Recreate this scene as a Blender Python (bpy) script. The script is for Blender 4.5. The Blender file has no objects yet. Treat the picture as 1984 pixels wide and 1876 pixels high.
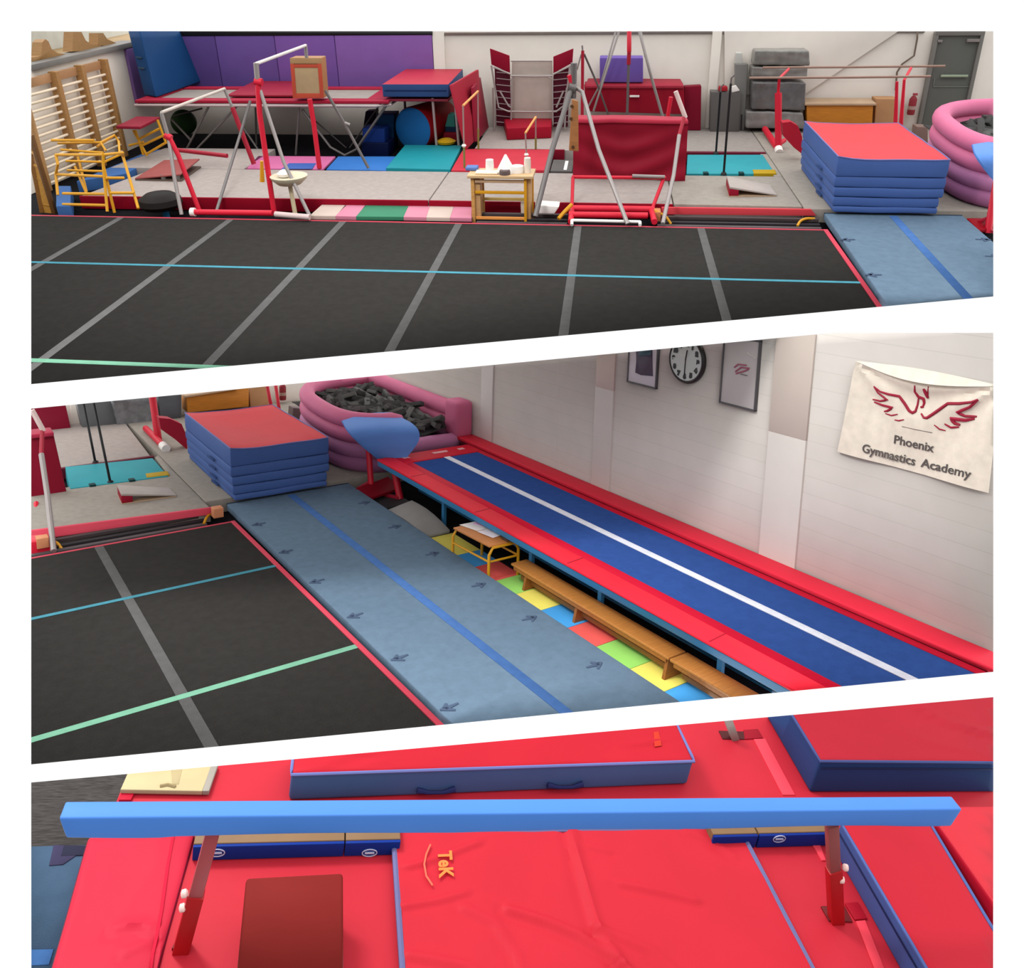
import bpy, bmesh, math, random
from mathutils import Vector as V, Matrix, noise
random.seed(7)
PI = math.pi
# ------------------------------------------------------------------ camera
W_, H_, CX, CY, FL = 1984., 1876., 992., 700., 1650.
class View:
    """one view of the gym: its own room frame (z up) and where the camera stands in it"""
    def __init__(s, pitch, yaw, roll, pos, clip, inside):
        s.R = Matrix.Rotation(yaw, 3, 'Z') @ Matrix.Rotation(PI/2+pitch, 3, 'X') @ Matrix.Rotation(roll, 3, 'Z')
        s.o = V(pos); s.C = Matrix.Translation(s.o) @ s.R.to_4x4(); s.clip = clip; s.inside = inside
    def d(s, x, y): return s.R @ V(((x-CX)/FL, -(y-CY)/FL, -1.))
    def z(s, x, y, z=0.):
        d = s.d(x, y); return s.o + d*((z-s.o.z)/d.z)
    def y(s, x, y, Y):
        d = s.d(x, y); return s.o + d*((Y-s.o.y)/d.y)
    def x(s, x, y, X):
        d = s.d(x, y); return s.o + d*((X-s.o.x)/d.x)
L1, R1 = 60.5, 1924.5
A = View(-0.46545, 0.11799, -0.01762, (-3.52406, -13.64793, 4.34573),
         [((60, 60.5), (1925, 60.5)), ((60, 744.5), (1925, 574.5)), ((L1, 0), (L1, 900)), ((R1, 0), (R1, 900))], (900, 300))
B = View(-0.1715, -0.61863, 0.02929, (-3.99093, -13.17799, 5.01478),
         [((60, 792), (1560, 650)), ((60, 645), (1925, 645)), ((60, 1481.5), (1925, 1302)), ((L1, 700), (L1, 1600)), ((R1, 600), (R1, 1600))], (1000, 1000))
D = View(-0.31501, -0.22834, 0.17077, (0, 0, 4.65),
         [((60, 1516.5), (1925, 1351)), ((L1, 1300), (L1, 1900)), ((R1, 1300), (R1, 1900)), ((0, 1905), (1984, 1905))], (1000, 1600))
A.M = Matrix.Identity(4); B.M = A.C @ B.C.inverted(); D.M = A.C @ D.C.inverted()
cam = bpy.data.cameras.new('camera'); co = bpy.data.objects.new('camera', cam); bpy.context.collection.objects.link(co)
co.matrix_world = A.C; cam.sensor_fit = 'HORIZONTAL'; cam.sensor_width = 36; cam.lens = 36*FL/W_
cam.shift_x = 0; cam.shift_y = -(H_/2-CY)/W_; cam.clip_end = 200
bpy.context.scene.camera = co
g = A
# ------------------------------------------------------------------ materials
def lin(h):
    o = []
    for i in (0, 2, 4):
        c = int(h[i:i+2], 16)/255.; o.append(c/12.92 if c <= .04045 else ((c+.055)/1.055)**2.4)
    return o
MC = {}
KV = .86
def mat(h, rough=.6, k=.72, var=.08, scale=3., bump=.0, bscale=40., spec=.3, metal=0., kind=None, h2=None):
    key = (h, rough, k, var, scale, bump, bscale, spec, metal, kind, h2)
    if key in MC: return MC[key]
    m = bpy.data.materials.new('surface_'+h); m.use_nodes = True; n = m.node_tree.nodes; l = m.node_tree.links
    p = n['Principled BSDF']; c = [min(.95, v*k) for v in lin(h)]
    p.inputs['Roughness'].default_value = rough; p.inputs['Metallic'].default_value = metal
    p.inputs['Specular IOR Level'].default_value = spec
    tc = n.new('ShaderNodeTexCoord'); nt = n.new('ShaderNodeTexNoise'); nt.inputs['Scale'].default_value = scale; nt.inputs['Detail'].default_value = 4
    l.new(tc.outputs['Object'], nt.inputs['Vector'])
    r = n.new('ShaderNodeValToRGB'); r.color_ramp.elements[0].position = .3; r.color_ramp.elements[1].position = .7
    a = [v*(1-var) for v in c]; b = [min(.97, v*(1+var)) for v in c]
    if h2: b = [min(.95, v*k) for v in lin(h2)]; a = c
    r.color_ramp.elements[0].color = a+[1]; r.color_ramp.elements[1].color = b+[1]
    l.new(nt.outputs['Fac'], r.inputs['Fac']); src = r.outputs['Color']
    if kind == 'wood':
        mp = n.new('ShaderNodeMapping'); mp.inputs['Scale'].default_value = (1, 12, 12); l.new(tc.outputs['Object'], mp.inputs['Vector']); l.new(mp.outputs['Vector'], nt.inputs['Vector'])
    if kind == 'block':
        mp = n.new('ShaderNodeMapping'); mp.inputs['Rotation'].default_value = (PI/2, 0, PI/2); l.new(tc.outputs['Object'], mp.inputs['Vector'])
        sx = n.new('ShaderNodeSeparateXYZ'); l.new(tc.outputs['Object'], sx.inputs[0]); cb = n.new('ShaderNodeCombineXYZ')
        l.new(sx.outputs['Y'], cb.inputs['X']); l.new(sx.outputs['Z'], cb.inputs['Y'])
        br = n.new('ShaderNodeTexBrick'); l.new(cb.outputs[0], br.inputs['Vector'])
        for nm, v in (('Scale', 1.), ('Brick Width', 60.), ('Row Height', .225), ('Mortar Size', .005), ('Mortar Smooth', .5)): br.inputs[nm].default_value = v
        br.inputs['Color1'].default_value = (1, 1, 1, 1); br.inputs['Color2'].default_value = (.97, .97, .96, 1); br.inputs['Mortar'].default_value = (.86, .86, .85, 1)
        mx = n.new('ShaderNodeMix'); mx.data_type = 'RGBA'; mx.blend_type = 'MULTIPLY'; mx.inputs['Factor'].default_value = 1
        l.new(src, mx.inputs['A']); l.new(br.outputs['Color'], mx.inputs['B']); src = mx.outputs['Result']
    l.new(src, p.inputs['Base Color'])
    if bump:
        n2 = n.new('ShaderNodeTexNoise'); n2.inputs['Scale'].default_value = bscale; l.new(tc.outputs['Object'], n2.inputs['Vector'])
        bp = n.new('ShaderNodeBump'); bp.inputs['Strength'].default_value = bump; bp.inputs['Distance'].default_value = .01
        l.new(n2.outputs['Fac'], bp.inputs['Height']); l.new(bp.outputs['Normal'], p.inputs['Normal'])
    MC[key] = m; return m
def vinyl(h, k=.72, **a): return mat(h, rough=.5, k=k*KV, var=.04, scale=2., bump=.15, bscale=6., spec=.08, **a)
def cloth(h, k=.72, **a): return mat(h, rough=.95, k=k, var=.07, scale=9., bump=.3, bscale=200., spec=.0, **a)
def steel(h='b4aeaa', k=.8): return mat(h, rough=.4, k=k, var=.05, spec=.5, metal=.3)
def paint(h, k=.75): return mat(h, rough=.4, k=k, var=.03, spec=.3)
def wood(h, k=.75): return mat(h, rough=.5, k=k, var=.13, scale=4., spec=.25, kind='wood')
# ------------------------------------------------------------------ mesh builder
def lerp(a, b, t): return a+(b-a)*t
class MB:
    def __init__(s): s.bm = bmesh.new()
    def face(s, pts, mi=0):
        f = s.bm.faces.new([s.bm.verts.new(p) for p in pts]); f.material_index = mi; return s
    def rbox(s, Bq, Tq, r=.015, n=(1, 1, 1), fn=None, top=0, seg=2):
        Bq = [V(p) for p in Bq]; Tq = [V(p) for p in Tq]
        L = [max(.001, ((Bq[1]-Bq[0]).length+(Bq[2]-Bq[3]).length)/2), max(.001, ((Bq[3]-Bq[0]).length+(Bq[2]-Bq[1]).length)/2), max(.001, (Tq[0]-Bq[0]).length)]
        r = min(r, min(L)*.49)
        def ax(Ln, k):
            a = [0, .42*r, r] if seg > 1 else [0, r]
            return a+[r+(Ln-2*r)*i/k for i in range(1, k)]+[Ln-x for x in reversed(a)]
        X, Y, Z = ax(L[0], n[0]), ax(L[1], n[1]), ax(L[2], n[2]); nx, ny, nz = len(X)-1, len(Y)-1, len(Z)-1
        vs = {}
        def vt(i, j, k):
            if (i, j, k) in vs: return vs[i, j, k]
            p = V((X[i], Y[j], Z[k])); q = V([min(max(p[a], r), L[a]-r) for a in range(3)]); dd = p-q
            if dd.length > 1e-9: p = q+dd.normalized()*r
            u, v, w = p.x/L[0], p.y/L[1], p.z/L[2]
            b = lerp(lerp(Bq[0], Bq[1], u), lerp(Bq[3], Bq[2], u), v); t = lerp(lerp(Tq[0], Tq[1], u), lerp(Tq[3], Tq[2], u), v)
            P = lerp(b, t, w)
            if fn: P = fn(u, v, w, P)
            vs[i, j, k] = s.bm.verts.new(P); return vs[i, j, k]
        def q4(a, b, c, d, mi=0):
            f = s.bm.faces.new((vt(*a), vt(*b), vt(*c), vt(*d))); f.material_index = mi
        for i in range(nx):
            for j in range(ny): q4((i, j, 0), (i, j+1, 0), (i+1, j+1, 0), (i+1, j, 0)); q4((i, j, nz), (i+1, j, nz), (i+1, j+1, nz), (i, j+1, nz), top)
        for i in range(nx):
            for k in range(nz): q4((i, 0, k), (i+1, 0, k), (i+1, 0, k+1), (i, 0, k+1)); q4((i, ny, k), (i, ny, k+1), (i+1, ny, k+1), (i+1, ny, k))
        for j in range(ny):
            for k in range(nz): q4((0, j, k), (0, j, k+1), (0, j+1, k+1), (0, j+1, k)); q4((nx, j, k), (nx, j+1, k), (nx, j+1, k+1), (nx, j, k+1))
        return s
    def slab(s, q, z0, z1, **a):   # q: four floor points (any z), counter-clockwise seen from above
        return s.rbox([(p[0], p[1], z0) for p in q], [(p[0], p[1], z1) for p in q], **a)
    def box(s, x0, x1, y0, y1, z0, z1, r=.004, **a):
        return s.slab([(x0, y0), (x1, y0), (x1, y1), (x0, y1)], z0, z1, r=r, **a)
    def bar(s, p, q, w, h=None, up=(0, 0, 1), r=.003):
        p, q = V(p), V(q); h = h or w; d = (q-p).normalized(); u = V(up)
        if abs(d.dot(u)) > .98: u = V((0, 1, 0))
        a = d.cross(u).normalized()*w/2; b = a.cross(d).normalized()*h/2
        return s.rbox([p-a-b, p+a-b, p+a+b, p-a+b], [q-a-b, q+a-b, q+a+b, q-a+b], r=r, seg=1)
    def tube(s, pts, r=.02, seg=10, closed=False):
        pts = [V(p) for p in pts]; N = len(pts); rr = r if isinstance(r, (list, tuple)) else [r]*N
        rings = []; prev = None
        for i, p in enumerate(pts):
            if closed: t = (pts[(i+1) % N]-pts[i-1]).normalized()
            else: t = (pts[min(i+1, N-1)]-pts[max(i-1, 0)]).normalized()
            if prev is None: a = t.orthogonal().normalized()
            else: a = (prev-t*prev.dot(t)).normalized()
            prev = a; b = t.cross(a)
            rings.append([s.bm.verts.new(p+(a*math.cos(2*PI*k/seg)+b*math.sin(2*PI*k/seg))*rr[i]) for k in range(seg)])
        for i in range(N if closed else N-1):
            A_, B_ = rings[i], rings[(i+1) % N]
            off = 0
            if closed and i == N-1: off = min(range(seg), key=lambda o: sum((A_[k].co-B_[(k+o) % seg].co).length for k in range(seg)))
            for k in range(seg): s.bm.faces.new((A_[k], A_[(k+1) % seg], B_[(k+1+off) % seg], B_[(k+off) % seg]))
        if not closed: s.bm.faces.new(list(reversed(rings[0]))); s.bm.faces.new(rings[-1])
        return s
    def lathe(s, c, prof, seg=20, ax=(0, 0, 1)):
        c = V(c); ax = V(ax).normalized(); a = ax.orthogonal().normalized(); b = ax.cross(a)
        rings = [[s.bm.verts.new(c+ax*z+(a*math.cos(2*PI*k/seg)+b*math.sin(2*PI*k/seg))*max(r, .001)) for k in range(seg)] for r, z in prof]
        for A_, B_ in zip(rings, rings[1:]):
            for k in range(seg): s.bm.faces.new((A_[k], A_[(k+1) % seg], B_[(k+1) % seg], B_[k]))
        s.bm.faces.new(list(reversed(rings[0]))); s.bm.faces.new(rings[-1]); return s
    def prism(s, pts, off):
        pts = [V(p) for p in pts]; off = V(off)
        a = [s.bm.verts.new(p) for p in pts]; b = [s.bm.verts.new(p+off) for p in pts]; n = len(a)
        s.bm.faces.new(list(reversed(a))); s.bm.faces.new(b)
        for i in range(n): s.bm.faces.new((a[i], a[(i+1) % n], b[(i+1) % n], b[i]))
        return s
    def sheet(s, fn, nu, nv, th=(0, 0, .01)):
        th = V(th)
        for sgn in (0, 1):
            pass
        g0 = [[s.bm.verts.new(V(fn(i/nu, j/nv))) for j in range(nv+1)] for i in range(nu+1)]
        g1 = [[s.bm.verts.new(v.co+th) for v in row] for row in g0]
        for i in range(nu):
            for j in range(nv):
                s.bm.faces.new((g0[i][j], g0[i][j+1], g0[i+1][j+1], g0[i+1][j])); s.bm.faces.new((g1[i][j], g1[i+1][j], g1[i+1][j+1], g1[i][j+1]))
        for i in range(nu):
            s.bm.faces.new((g0[i][0], g0[i+1][0], g1[i+1][0], g1[i][0])); s.bm.faces.new((g0[i][nv], g1[i][nv], g1[i+1][nv], g0[i+1][nv]))
        for j in range(nv):
            s.bm.faces.new((g0[0][j], g1[0][j], g1[0][j+1], g0[0][j+1])); s.bm.faces.new((g0[nu][j], g0[nu][j+1], g1[nu][j+1], g1[nu][j]))
        return s
# ------------------------------------------------------------------ objects
ROOTS = []; BASE = {}
def setp(o, label=None, cat=None, group=None, kind=None):
    for k, v in (('label', label), ('category', cat), ('group', group), ('kind', kind)):
        if v: o[k] = v
def thing(name, label, cat, base, group=None):
    o = bpy.data.objects.new(name, None); bpy.context.collection.objects.link(o); o.empty_display_size = .1
    o.location = V(base); BASE[o.name] = V(base); ROOTS.append((o, g)); setp(o, label, cat, group); return o
def part(name, mb, m, parent=None, base=None, label=None, cat=None, group=None, kind=None, ang=38):
    bm = mb.bm; bmesh.ops.recalc_face_normals(bm, faces=bm.faces)
    if parent: b = BASE[parent.name]
    elif base: b = V(base)
    else:
        xs = [v.co for v in bm.verts]; b = V(((min(v.x for v in xs)+max(v.x for v in xs))/2, (min(v.y for v in xs)+max(v.y for v in xs))/2, min(v.z for v in xs)))
    bmesh.ops.translate(bm, vec=-b, verts=bm.verts)
    me = bpy.data.meshes.new(name); bm.to_mesh(me); bm.free()
    for f in me.polygons: f.use_smooth = True
    me.set_sharp_from_angle(angle=math.radians(ang))
    for mm in (m if isinstance(m, (list, tuple)) else [m]): me.materials.append(mm)
    o = bpy.data.objects.new(name, me); bpy.context.collection.objects.link(o)
    if parent: o.parent = parent
    else: o.location = b; ROOTS.append((o, g))
    BASE[o.name] = b; setp(o, label, cat, group, kind); return o
solo = part
def struct(name, mb, m, parent=None): return part(name, mb, m, parent, kind=None if parent else 'structure')
def noi(p, s=1., sd=0.): return noise.noise(V((p.x*s+sd, p.y*s+sd*1.3, p.z*s-sd)))
# colours
RED, RED2, CRIM = 'f4464f', 'e23040', 'b3203a'
BLU, NAVY = '5a78b4', '1c2a6a'
M_white = mat('dad2c8', rough=.85, k=.98, var=.02, spec=.1)
M_under = mat('f4f2ee', rough=.9, k=1.0, var=.01, spec=.0)  # floor undersides, unseen, made white to bounce light onto what lies beneath
M_dark = mat('1d1c20', rough=.8, k=.7, var=.3, spec=.05)
M_grey = cloth('b3a8a2', k=.80); M_grey2 = cloth('aaa298', k=.78); M_greyd = cloth('a39b95', k=.78)
M_red = vinyl(RED); M_crim = vinyl(CRIM); M_redp = paint('e0203a', k=.8); M_redd = paint('b81f38')
M_steel = steel('a8a09c', k=.7); M_steeld = steel('7c7674', k=.7); M_black = paint('1a1a1c')
M_yel = paint('e0a020', k=.85); M_wd = wood('c98440'); M_wdl = wood('cf9c62'); M_tan = mat('c9a87a', rough=.7, k=.75)
M_blk = cloth('3a3836', k=.8); M_seam = cloth('6d6c6b'); M_cyan = cloth('5ba4b6', k=.64); M_grn = cloth('86c0a2', k=.64); M_pred = vinyl('f0566a')
M_puple = vinyl('6d4d93'); M_bluemat = vinyl('5a7ac0'); M_crash = vinyl('1f4f86'); M_turq = vinyl('2aa7b4')
M_pink = vinyl('f585ae', k=.8); M_pinkl = vinyl('b56a9c', k=.78)
M_foam = mat('5a5a59', rough=.95, k=.68, var=.12, spec=.02)
M_white2 = mat('efeae4', rough=.6, k=.95, var=.02)
# ================================================================== shared pieces of the gym floor area
def floor_area(far, x0, x1, y0, y1):
    f = MB(); f.box(x0, x1, y0, y1, -.30, -.15, r=.002)
    o = part('floor', f, [M_dark, M_under], kind='structure')
    for p in o.data.polygons:
        if p.normal.z < -.5: p.material_index = 1
def carpet(lab, seams, x0, y0, c1, c2, far):
    t = thing('exercise_floor', lab, 'floor mat', (0, 0, -.15))
    mb = MB().box(x0, 0, y0, 0, -.14, 0, r=.01); part('carpet', mb, M_blk, t)
    for k in range(1, seams+1):
        part('seam_strip', MB().box(-2*k-.06, -2*k+.06, y0, -.02, 0, .004, r=.001), M_seam, t)
    part('marking_line', MB().box(x0, -.02, -c1-.035, -c1+.035, .003, .008, r=.001), M_cyan, t, label='pale blue line')
    part('marking_line', MB().box(x0, -.02, -c2-.045, -c2+.045, .003, .008, r=.001), M_grn, t, label='pale green line')
    part('edge_trim', MB().box(-.06, .012, y0, .03, -.13, .012, r=.008).box(x0, -.06, -.012, .03, -.13, .008, r=.004), M_pred, t, label='pink-red edge trim')
def runway(lab, y1, y0, marks):
    t = thing('tumbling_runway', lab, 'floor mat', (1.2, y1, -.14))
    mt = part('mat', MB().rbox([(.05, y0, -.14), (2.28, y0, -.14), (2.32, y1, -.06), (.10, y1, -.06)], [(.05, y0, .01), (2.28, y0, .01), (2.32, y1, .06), (.10, y1, .06)], r=.02, n=(2, 10, 1)), cloth('6c8296', k=.8), t)
    part('velcro_line', MB().rbox([(1.06, y0, .0), (1.19, y0, .0), (1.25, y1-.1, .05), (1.12, y1-.1, .05)], [(1.06, y0, .014), (1.19, y0, .014), (1.25, y1-.1, .064), (1.12, y1-.1, .064)], r=.002), cloth('547cba', k=.8), t)
    part('end_trim', MB().rbox([(.1, y1-.03, -.02), (2.31, y1-.03, -.02), (2.31, y1+.012, -.02), (.1, y1+.012, -.02)], [(.1, y1-.03, .068), (2.31, y1-.03, .068), (2.31, y1+.012, .064), (.1, y1+.012, .064)], r=.004), cloth('3c4858'), t)
    for px, py in marks:
        m = MB(); c = g.z(px, py, .02); zz = .014+.05*max(0, (c.y-y0)/(y1-y0))
        for a, L, ww in ((.1, .17, .030), (.9, .10, .034), (-.75, .11, .030), (2.9, .05, .03)):
            dx, dy = math.cos(a), math.sin(a)
            if c.x > 1.2: dx = -dx
            p = V((c.x-(.05 if c.x < 1.2 else -.05), c.y-.02, zz-.02)); q = p+V((dx, dy, 0))*L; w = V((-dy, dx, 0))*ww
            m.rbox([p-w, q-w*.4, q+w*.4, p+w], [v+V((0, 0, .026)) for v in (p-w, q-w*.4, q+w*.4, p+w)], r=.002, seg=1)
        part('hook_patch', m, cloth('56667e', k=.8), mt)
def mat_stack(where, zs, inset):
    xs0, xs1, ya, yb = .16, 1.86, .66, 3.55
    n = len(zs)-1
    for i in range(n):
        z0, z1 = zs[i], zs[i+1]-.006; o = inset[i]; pos = ['bottom', 'second from bottom', 'middle', 'second from top', 'top'][i]
        thick = i == n-1
        def fn(u, v, w, P, i=i, thick=thick):
            P = P.copy(); wob = noi(P, 1.6, i*7.)*.03
            if 0 < w < 1: P.y += math.sin(w*PI)*(-.008 if v < .5 else .008); P.x += math.sin(w*PI)*(-.008 if u < .5 else .008)
            P.z += wob*.5*(w if thick else 1)
            if thick: P.z += .05*w*(abs(u-.5)*2)**3*(1 if u < .5 else .3)-.05*w*math.sin(u*PI)*math.sin(v*PI)
            return P
        q = [(xs0+o[0], ya+o[2]), (xs1+o[1], ya+o[2]+.0), (xs1+o[1]+.02, yb), (xs0+o[0]+.02, yb)]
        t = thing('landing_mat', '%s blue-sided landing mat, %s of the stack of five%s' % ('thick red-topped' if thick else 'folded', pos, where), 'mat', ((xs0+xs1)/2, (ya+yb)/2, z0), 'stacked landing mats'+where)
        part('mat_cover', MB().slab(q, z0, z1, r=.02, n=(8, 8, 3), fn=fn, top=1), [M_bluemat, vinyl('ff4a52', k=.74) if thick else M_bluemat], t)
        if thick:
            ring = [(q[0][0], q[0][1]), (q[1][0], q[1][1]), (q[2][0], q[2][1]), (q[3][0], q[3][1])]; pts = []
            for a in range(4):
                for s_ in range(8):
                    p = lerp(V(ring[a]+(0,)), V(ring[(a+1) % 4]+(0,)), s_/8); u = (p.x-q[0][0])/(q[1][0]-q[0][0]); v = (p.y-ya)/(yb-ya)
                    pts.append(fn(min(max(u, 0), 1), min(max(v, 0), 1), 1, V((p.x, p.y, z1-.004))))
            part('piping', MB().tube(pts, .012, 6, closed=True), vinyl('8c8fcf'), t)
        else:
            part('carry_handle', MB().bar((xs0+o[0]-.035, 1.5, (z0+z1)/2), (xs0+o[0]-.035, 1.9, (z0+z1)/2-.02), .012, .04), vinyl('3c5a98'), t)
def pit(where, n, seed):
    plan = [(4.8, .98), (4.15, .93), (3.5, .93), (3.0, 1.02), (2.66, 1.4), (2.55, 2.0), (2.58, 2.8), (2.7, 3.6), (3.0, 4.3), (3.5, 4.75), (4.15, 4.95), (4.8, 4.95), (4.84, 4.2), (4.84, 3.1), (4.84, 2.0)]
    def smooth(pts, k=3):
        out = []; N = len(pts)
        for i in range(N):
            p0, p1, p2, p3 = [V(pts[(i+j) % N]+(0,)) for j in (-1, 0, 1, 2)]
            for a in range(k):
                t = a/k; out.append(.5*((2*p1)+(p2-p0)*t+(2*p0-5*p1+4*p2-p3)*t*t+(3*p1-p0-3*p2+p3)*t**3))
        return out
    ring = smooth(plan); t = thing('inflatable_pit', 'pink inflatable ring wall filled with grey foam blocks%s' % where, 'foam pit', (3.7, 2.9, .1))
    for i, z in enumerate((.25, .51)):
        part('air_tube', MB().tube([(p.x, p.y, z) for p in ring], .165, 14, closed=True), vinyl('d288b4', k=.95) if i else vinyl('c07aa6', k=.9), t)  # lower rings tinted darker, shade put into their colour
    # upper two rings leave an entrance gap in the front
    cut = [p for p in ring]; k0 = min(range(len(cut)), key=lambda i: (cut[i]-V((3.45, .93, 0))).length); k1 = min(range(len(cut)), key=lambda i: (cut[i]-V((4.62, .95, 0))).length)
    seq = [cut[(k0+i) % len(cut)] for i in range(len(cut)-((k0-k1) % len(cut)))]
    rr = [.10]+[.165]*(len(seq)-2)+[.10]
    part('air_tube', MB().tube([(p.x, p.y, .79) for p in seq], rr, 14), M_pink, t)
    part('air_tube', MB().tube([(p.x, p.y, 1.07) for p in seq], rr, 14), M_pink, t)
    part('corner_post', MB().box(4.62, 5.02, .74, 1.25, .58, 1.33, r=.10, n=(2, 2, 4)), M_pink, t)
    rnd = random.Random(seed)
    def top(x, y): return .86+.22*noise.noise(V((x*.9, y*.9, seed)))+.10*(1-((x-3.8)**2+(y-3)**2)/4)
    solo('foam_fill', MB().sheet(lambda u, v: (2.78+1.88*u, 1.14+3.6*v, top(2.78+1.88*u, 1.14+3.6*v)-.17), 14, 22, (0, 0, .02)), M_foam, label='packed layer of grey foam cubes filling the pink pit%s' % where, cat='foam', kind='stuff')
    for i in range(n):
        x = 2.98+1.5*rnd.random(); y = 1.3+3.2*rnd.random()
        if y > 4.2 and x < 3.3: continue
        L = rnd.choice((.35, .6, .8, 1.0))/2; a = rnd.random()*PI if 3.2 < x < 4.3 else rnd.uniform(1.2, 1.9); b = rnd.uniform(-.35, .35); w = rnd.uniform(.045, .075)
        R = Matrix.Rotation(a, 3, 'Z') @ Matrix.Rotation(b, 3, 'Y') @ Matrix.Rotation(rnd.random(), 3, 'X'); c = V((x, y, top(x, y)-.02))
        P = lambda sx, sy, sz: c+R @ V((sx*L, sy*w, sz*w*.8))
        solo('foam_block', MB().rbox([P(-1, -1, -1), P(1, -1, -1), P(1, 1, -1), P(-1, 1, -1)], [P(-1, -1, 1), P(1, -1, 1), P(1, 1, 1), P(-1, 1, 1)], r=.008, seg=1),
             M_foam if i % 3 else mat('6e6e6c', rough=.95, k=.8, var=.1, spec=.02), label='loose grey foam block lying in the pink inflatable pit%s' % where, cat='foam block', group='foam blocks in the pit%s' % where)
def vault(where):
    t = thing('vaulting_table', 'blue padded vaulting table with curved front on red legs%s' % where, 'vaulting table', (2.8, .2, -.15))
    Lb = [B.z(663, 815, 1.14), B.z(676, 836, 1.12)]; y_ = Lb[1].y; Lb += [B.y(704, 864, y_-.12), B.y(740, 893, y_-.10)]
    Rb = [B.z(757, 799, 1.14), B.z(803, 824, 1.12)]; y_ = Rb[1].y; Rb += [B.y(812, 852, y_-.22), B.y(786, 890, y_-.22)]
    def cr(P, t_):
        k = min(2, int(t_*3)); f = t_*3-k; p1, p2 = P[k], P[k+1]; p0 = P[k-1] if k else p1*2-p2; p3 = P[k+2] if k < 2 else p2*2-p1
        return .5*((2*p1)+(p2-p0)*f+(2*p0-5*p1+4*p2-p3)*f*f+(3*p1-p0-3*p2+p3)*f**3)
    def fn(u, v):
        P = lerp(cr(Lb, v), cr(Rb, v), u); e = math.sin(PI*u)
        return P+V((0, -.05*e*v, .05*e*(1-v)-.03*e*max(0, v-.8)*5))
    cen = V((2.92, .62, .75))
    def fs(u, v):
        p = fn(u, v); k = min(1, 4*u*(1-u)*1.2)*min(1, 4*(v+.02)*(1.02-v)*1.2); return p+V((0, .03, -.03))+(cen-p)*.62*k
    part('padded_top', MB().sheet(fn, 16, 18, (0, .03, -.03)), vinyl('6a9ae8', k=.95), t)
    part('padded_body', MB().sheet(fs, 14, 16, (0, .012, .012)), vinyl('4f86d8', k=.9), t)
    part('leg', MB().tube([(2.68, .70, .95), (2.62, .40, -.12)], .055, 12), M_redp, t)
    part('leg', MB().tube([(2.98, .42, .80), (2.95, -.08, -.12)], .065, 12), M_redp, t)
    part('base_frame', MB().bar((2.36, .52, -.08), (3.1, .45, -.08), .09, .06).bar((2.62, .5, -.08), (2.92, -.1, -.08), .07, .05).bar((2.42, .62, -.04), (2.62, .5, .1), .05), M_redd, t)
def springboard(where, P):   # P: left-front, right-front, right-back, left-back pixels on the mat
    q = [g.z(*p, .1) for p in P]
    t = thing('springboard', 'small wedge springboard with grey top and red left end%s' % where, 'springboard', (q[0]+q[1])/2)
    up = V((0, 0, .15)); a, b, c, d = q
    part('top_board', MB().rbox([a+up, b+V((0, 0, .012)), c+V((0, 0, .012)), d+up], [a+up*1.25, b+V((0, 0, .035)), c+V((0, 0, .035)), d+up*1.25], r=.006), mat('c2b6ae', k=.7), t)
    part('base_board', MB().rbox([a, b, c, d], [p+V((0, 0, .018)) for p in (a, b, c, d)], r=.004), wood('d0b090'), t)
    e = lerp(a, b, .2); f = lerp(d, c, .2)
    part('end_block', MB().rbox([a+V((0, 0, .02)), e+V((0, 0, .02)), f+V((0, 0, .02)), d+V((0, 0, .02))], [a+up, e+up*.82, f+up*.82, d+up], r=.01), M_crim, t)
def yellow_hose(lab, pts, r=.022):
    out = []
    for i in range(len(pts)-1):
        for k in range(4): out.append(lerp(pts[i], pts[i+1], k/4))
    out.append(pts[-1])
    for _ in range(3): out = [out[0]]+[(out[i-1]+out[i]*2+out[i+1])/4 for i in range(1, len(out)-1)]+[out[-1]]
    solo('yellow_strap', MB().tube(out, r, 8), M_yel, label=lab, cat='strap')
def plank_stack(where, xa, xb):
    t = thing('spring_frame', 'dark slatted underframe in the gap before the grey mats%s' % where, 'frame', ((xa+xb)/2, .4, -.15))
    for i, (y, z) in enumerate(((.60, .0), (.46, -.05), (.32, -.07), (.18, -.09))):
        part('slat', MB().box(xa, xb, y-.035, y+.05, z-.05, z+.01, r=.006), mat(['4a3f40', '2c272b', '5a5052', '2c272b'][i], k=.8), t)
def rigC(where, pts, big=True):
    pass
# ================================================================== VIEW A (upper)
g = A
floor_area(A, -15.2, 5.3, -11.5, 7.9)
carpet('black sprung carpet floor with grey seam strips, in the upper view', 7, -16.2, -11.2, 2.31, 5.48, 0)
runway('long blue-grey tumbling runway beside the black floor, in the upper view', .76, -6., [(1640, 468), (1690, 535), (1905, 468), (1925, 500)])
YW = 7.62
# back wall, left wall
struct('wall_back', MB().box(-15.2, 5.4, YW, YW+.2, -.15, 2.9, r=.002), M_white)
struct('wall_left', MB().box(-15.2, -14.95, -3, YW, -.15, 2.12, r=.002), mat('f6eadb', rough=.85, k=1.0, var=.02, spec=.1))
struct('trim_ledge', MB().box(-15.35, -14.86, -3, 7.0, 2.08, 2.19, r=.006), mat('8b8680', k=.8))
struct('wall_left_upper', MB().box(-17.0, -16.8, -3, 20., 1.6, 4.2, r=.002), mat('cfcabb', k=.95, rough=.9))
struct('trim_shelf', MB().box(-16.8, -15.2, -3, 14, 1.9, 2.05, r=.002), mat('b99a6c', k=.8))
a = A.y(840, 90, YW); b = A.y(862, 90, YW); c = A.y(1378, 90, YW); d = A.y(1396, 90, YW)
struct('trim_pilaster', MB().box(a.x, b.x, YW-.08, YW, -.15, 2.9), M_white)
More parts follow.
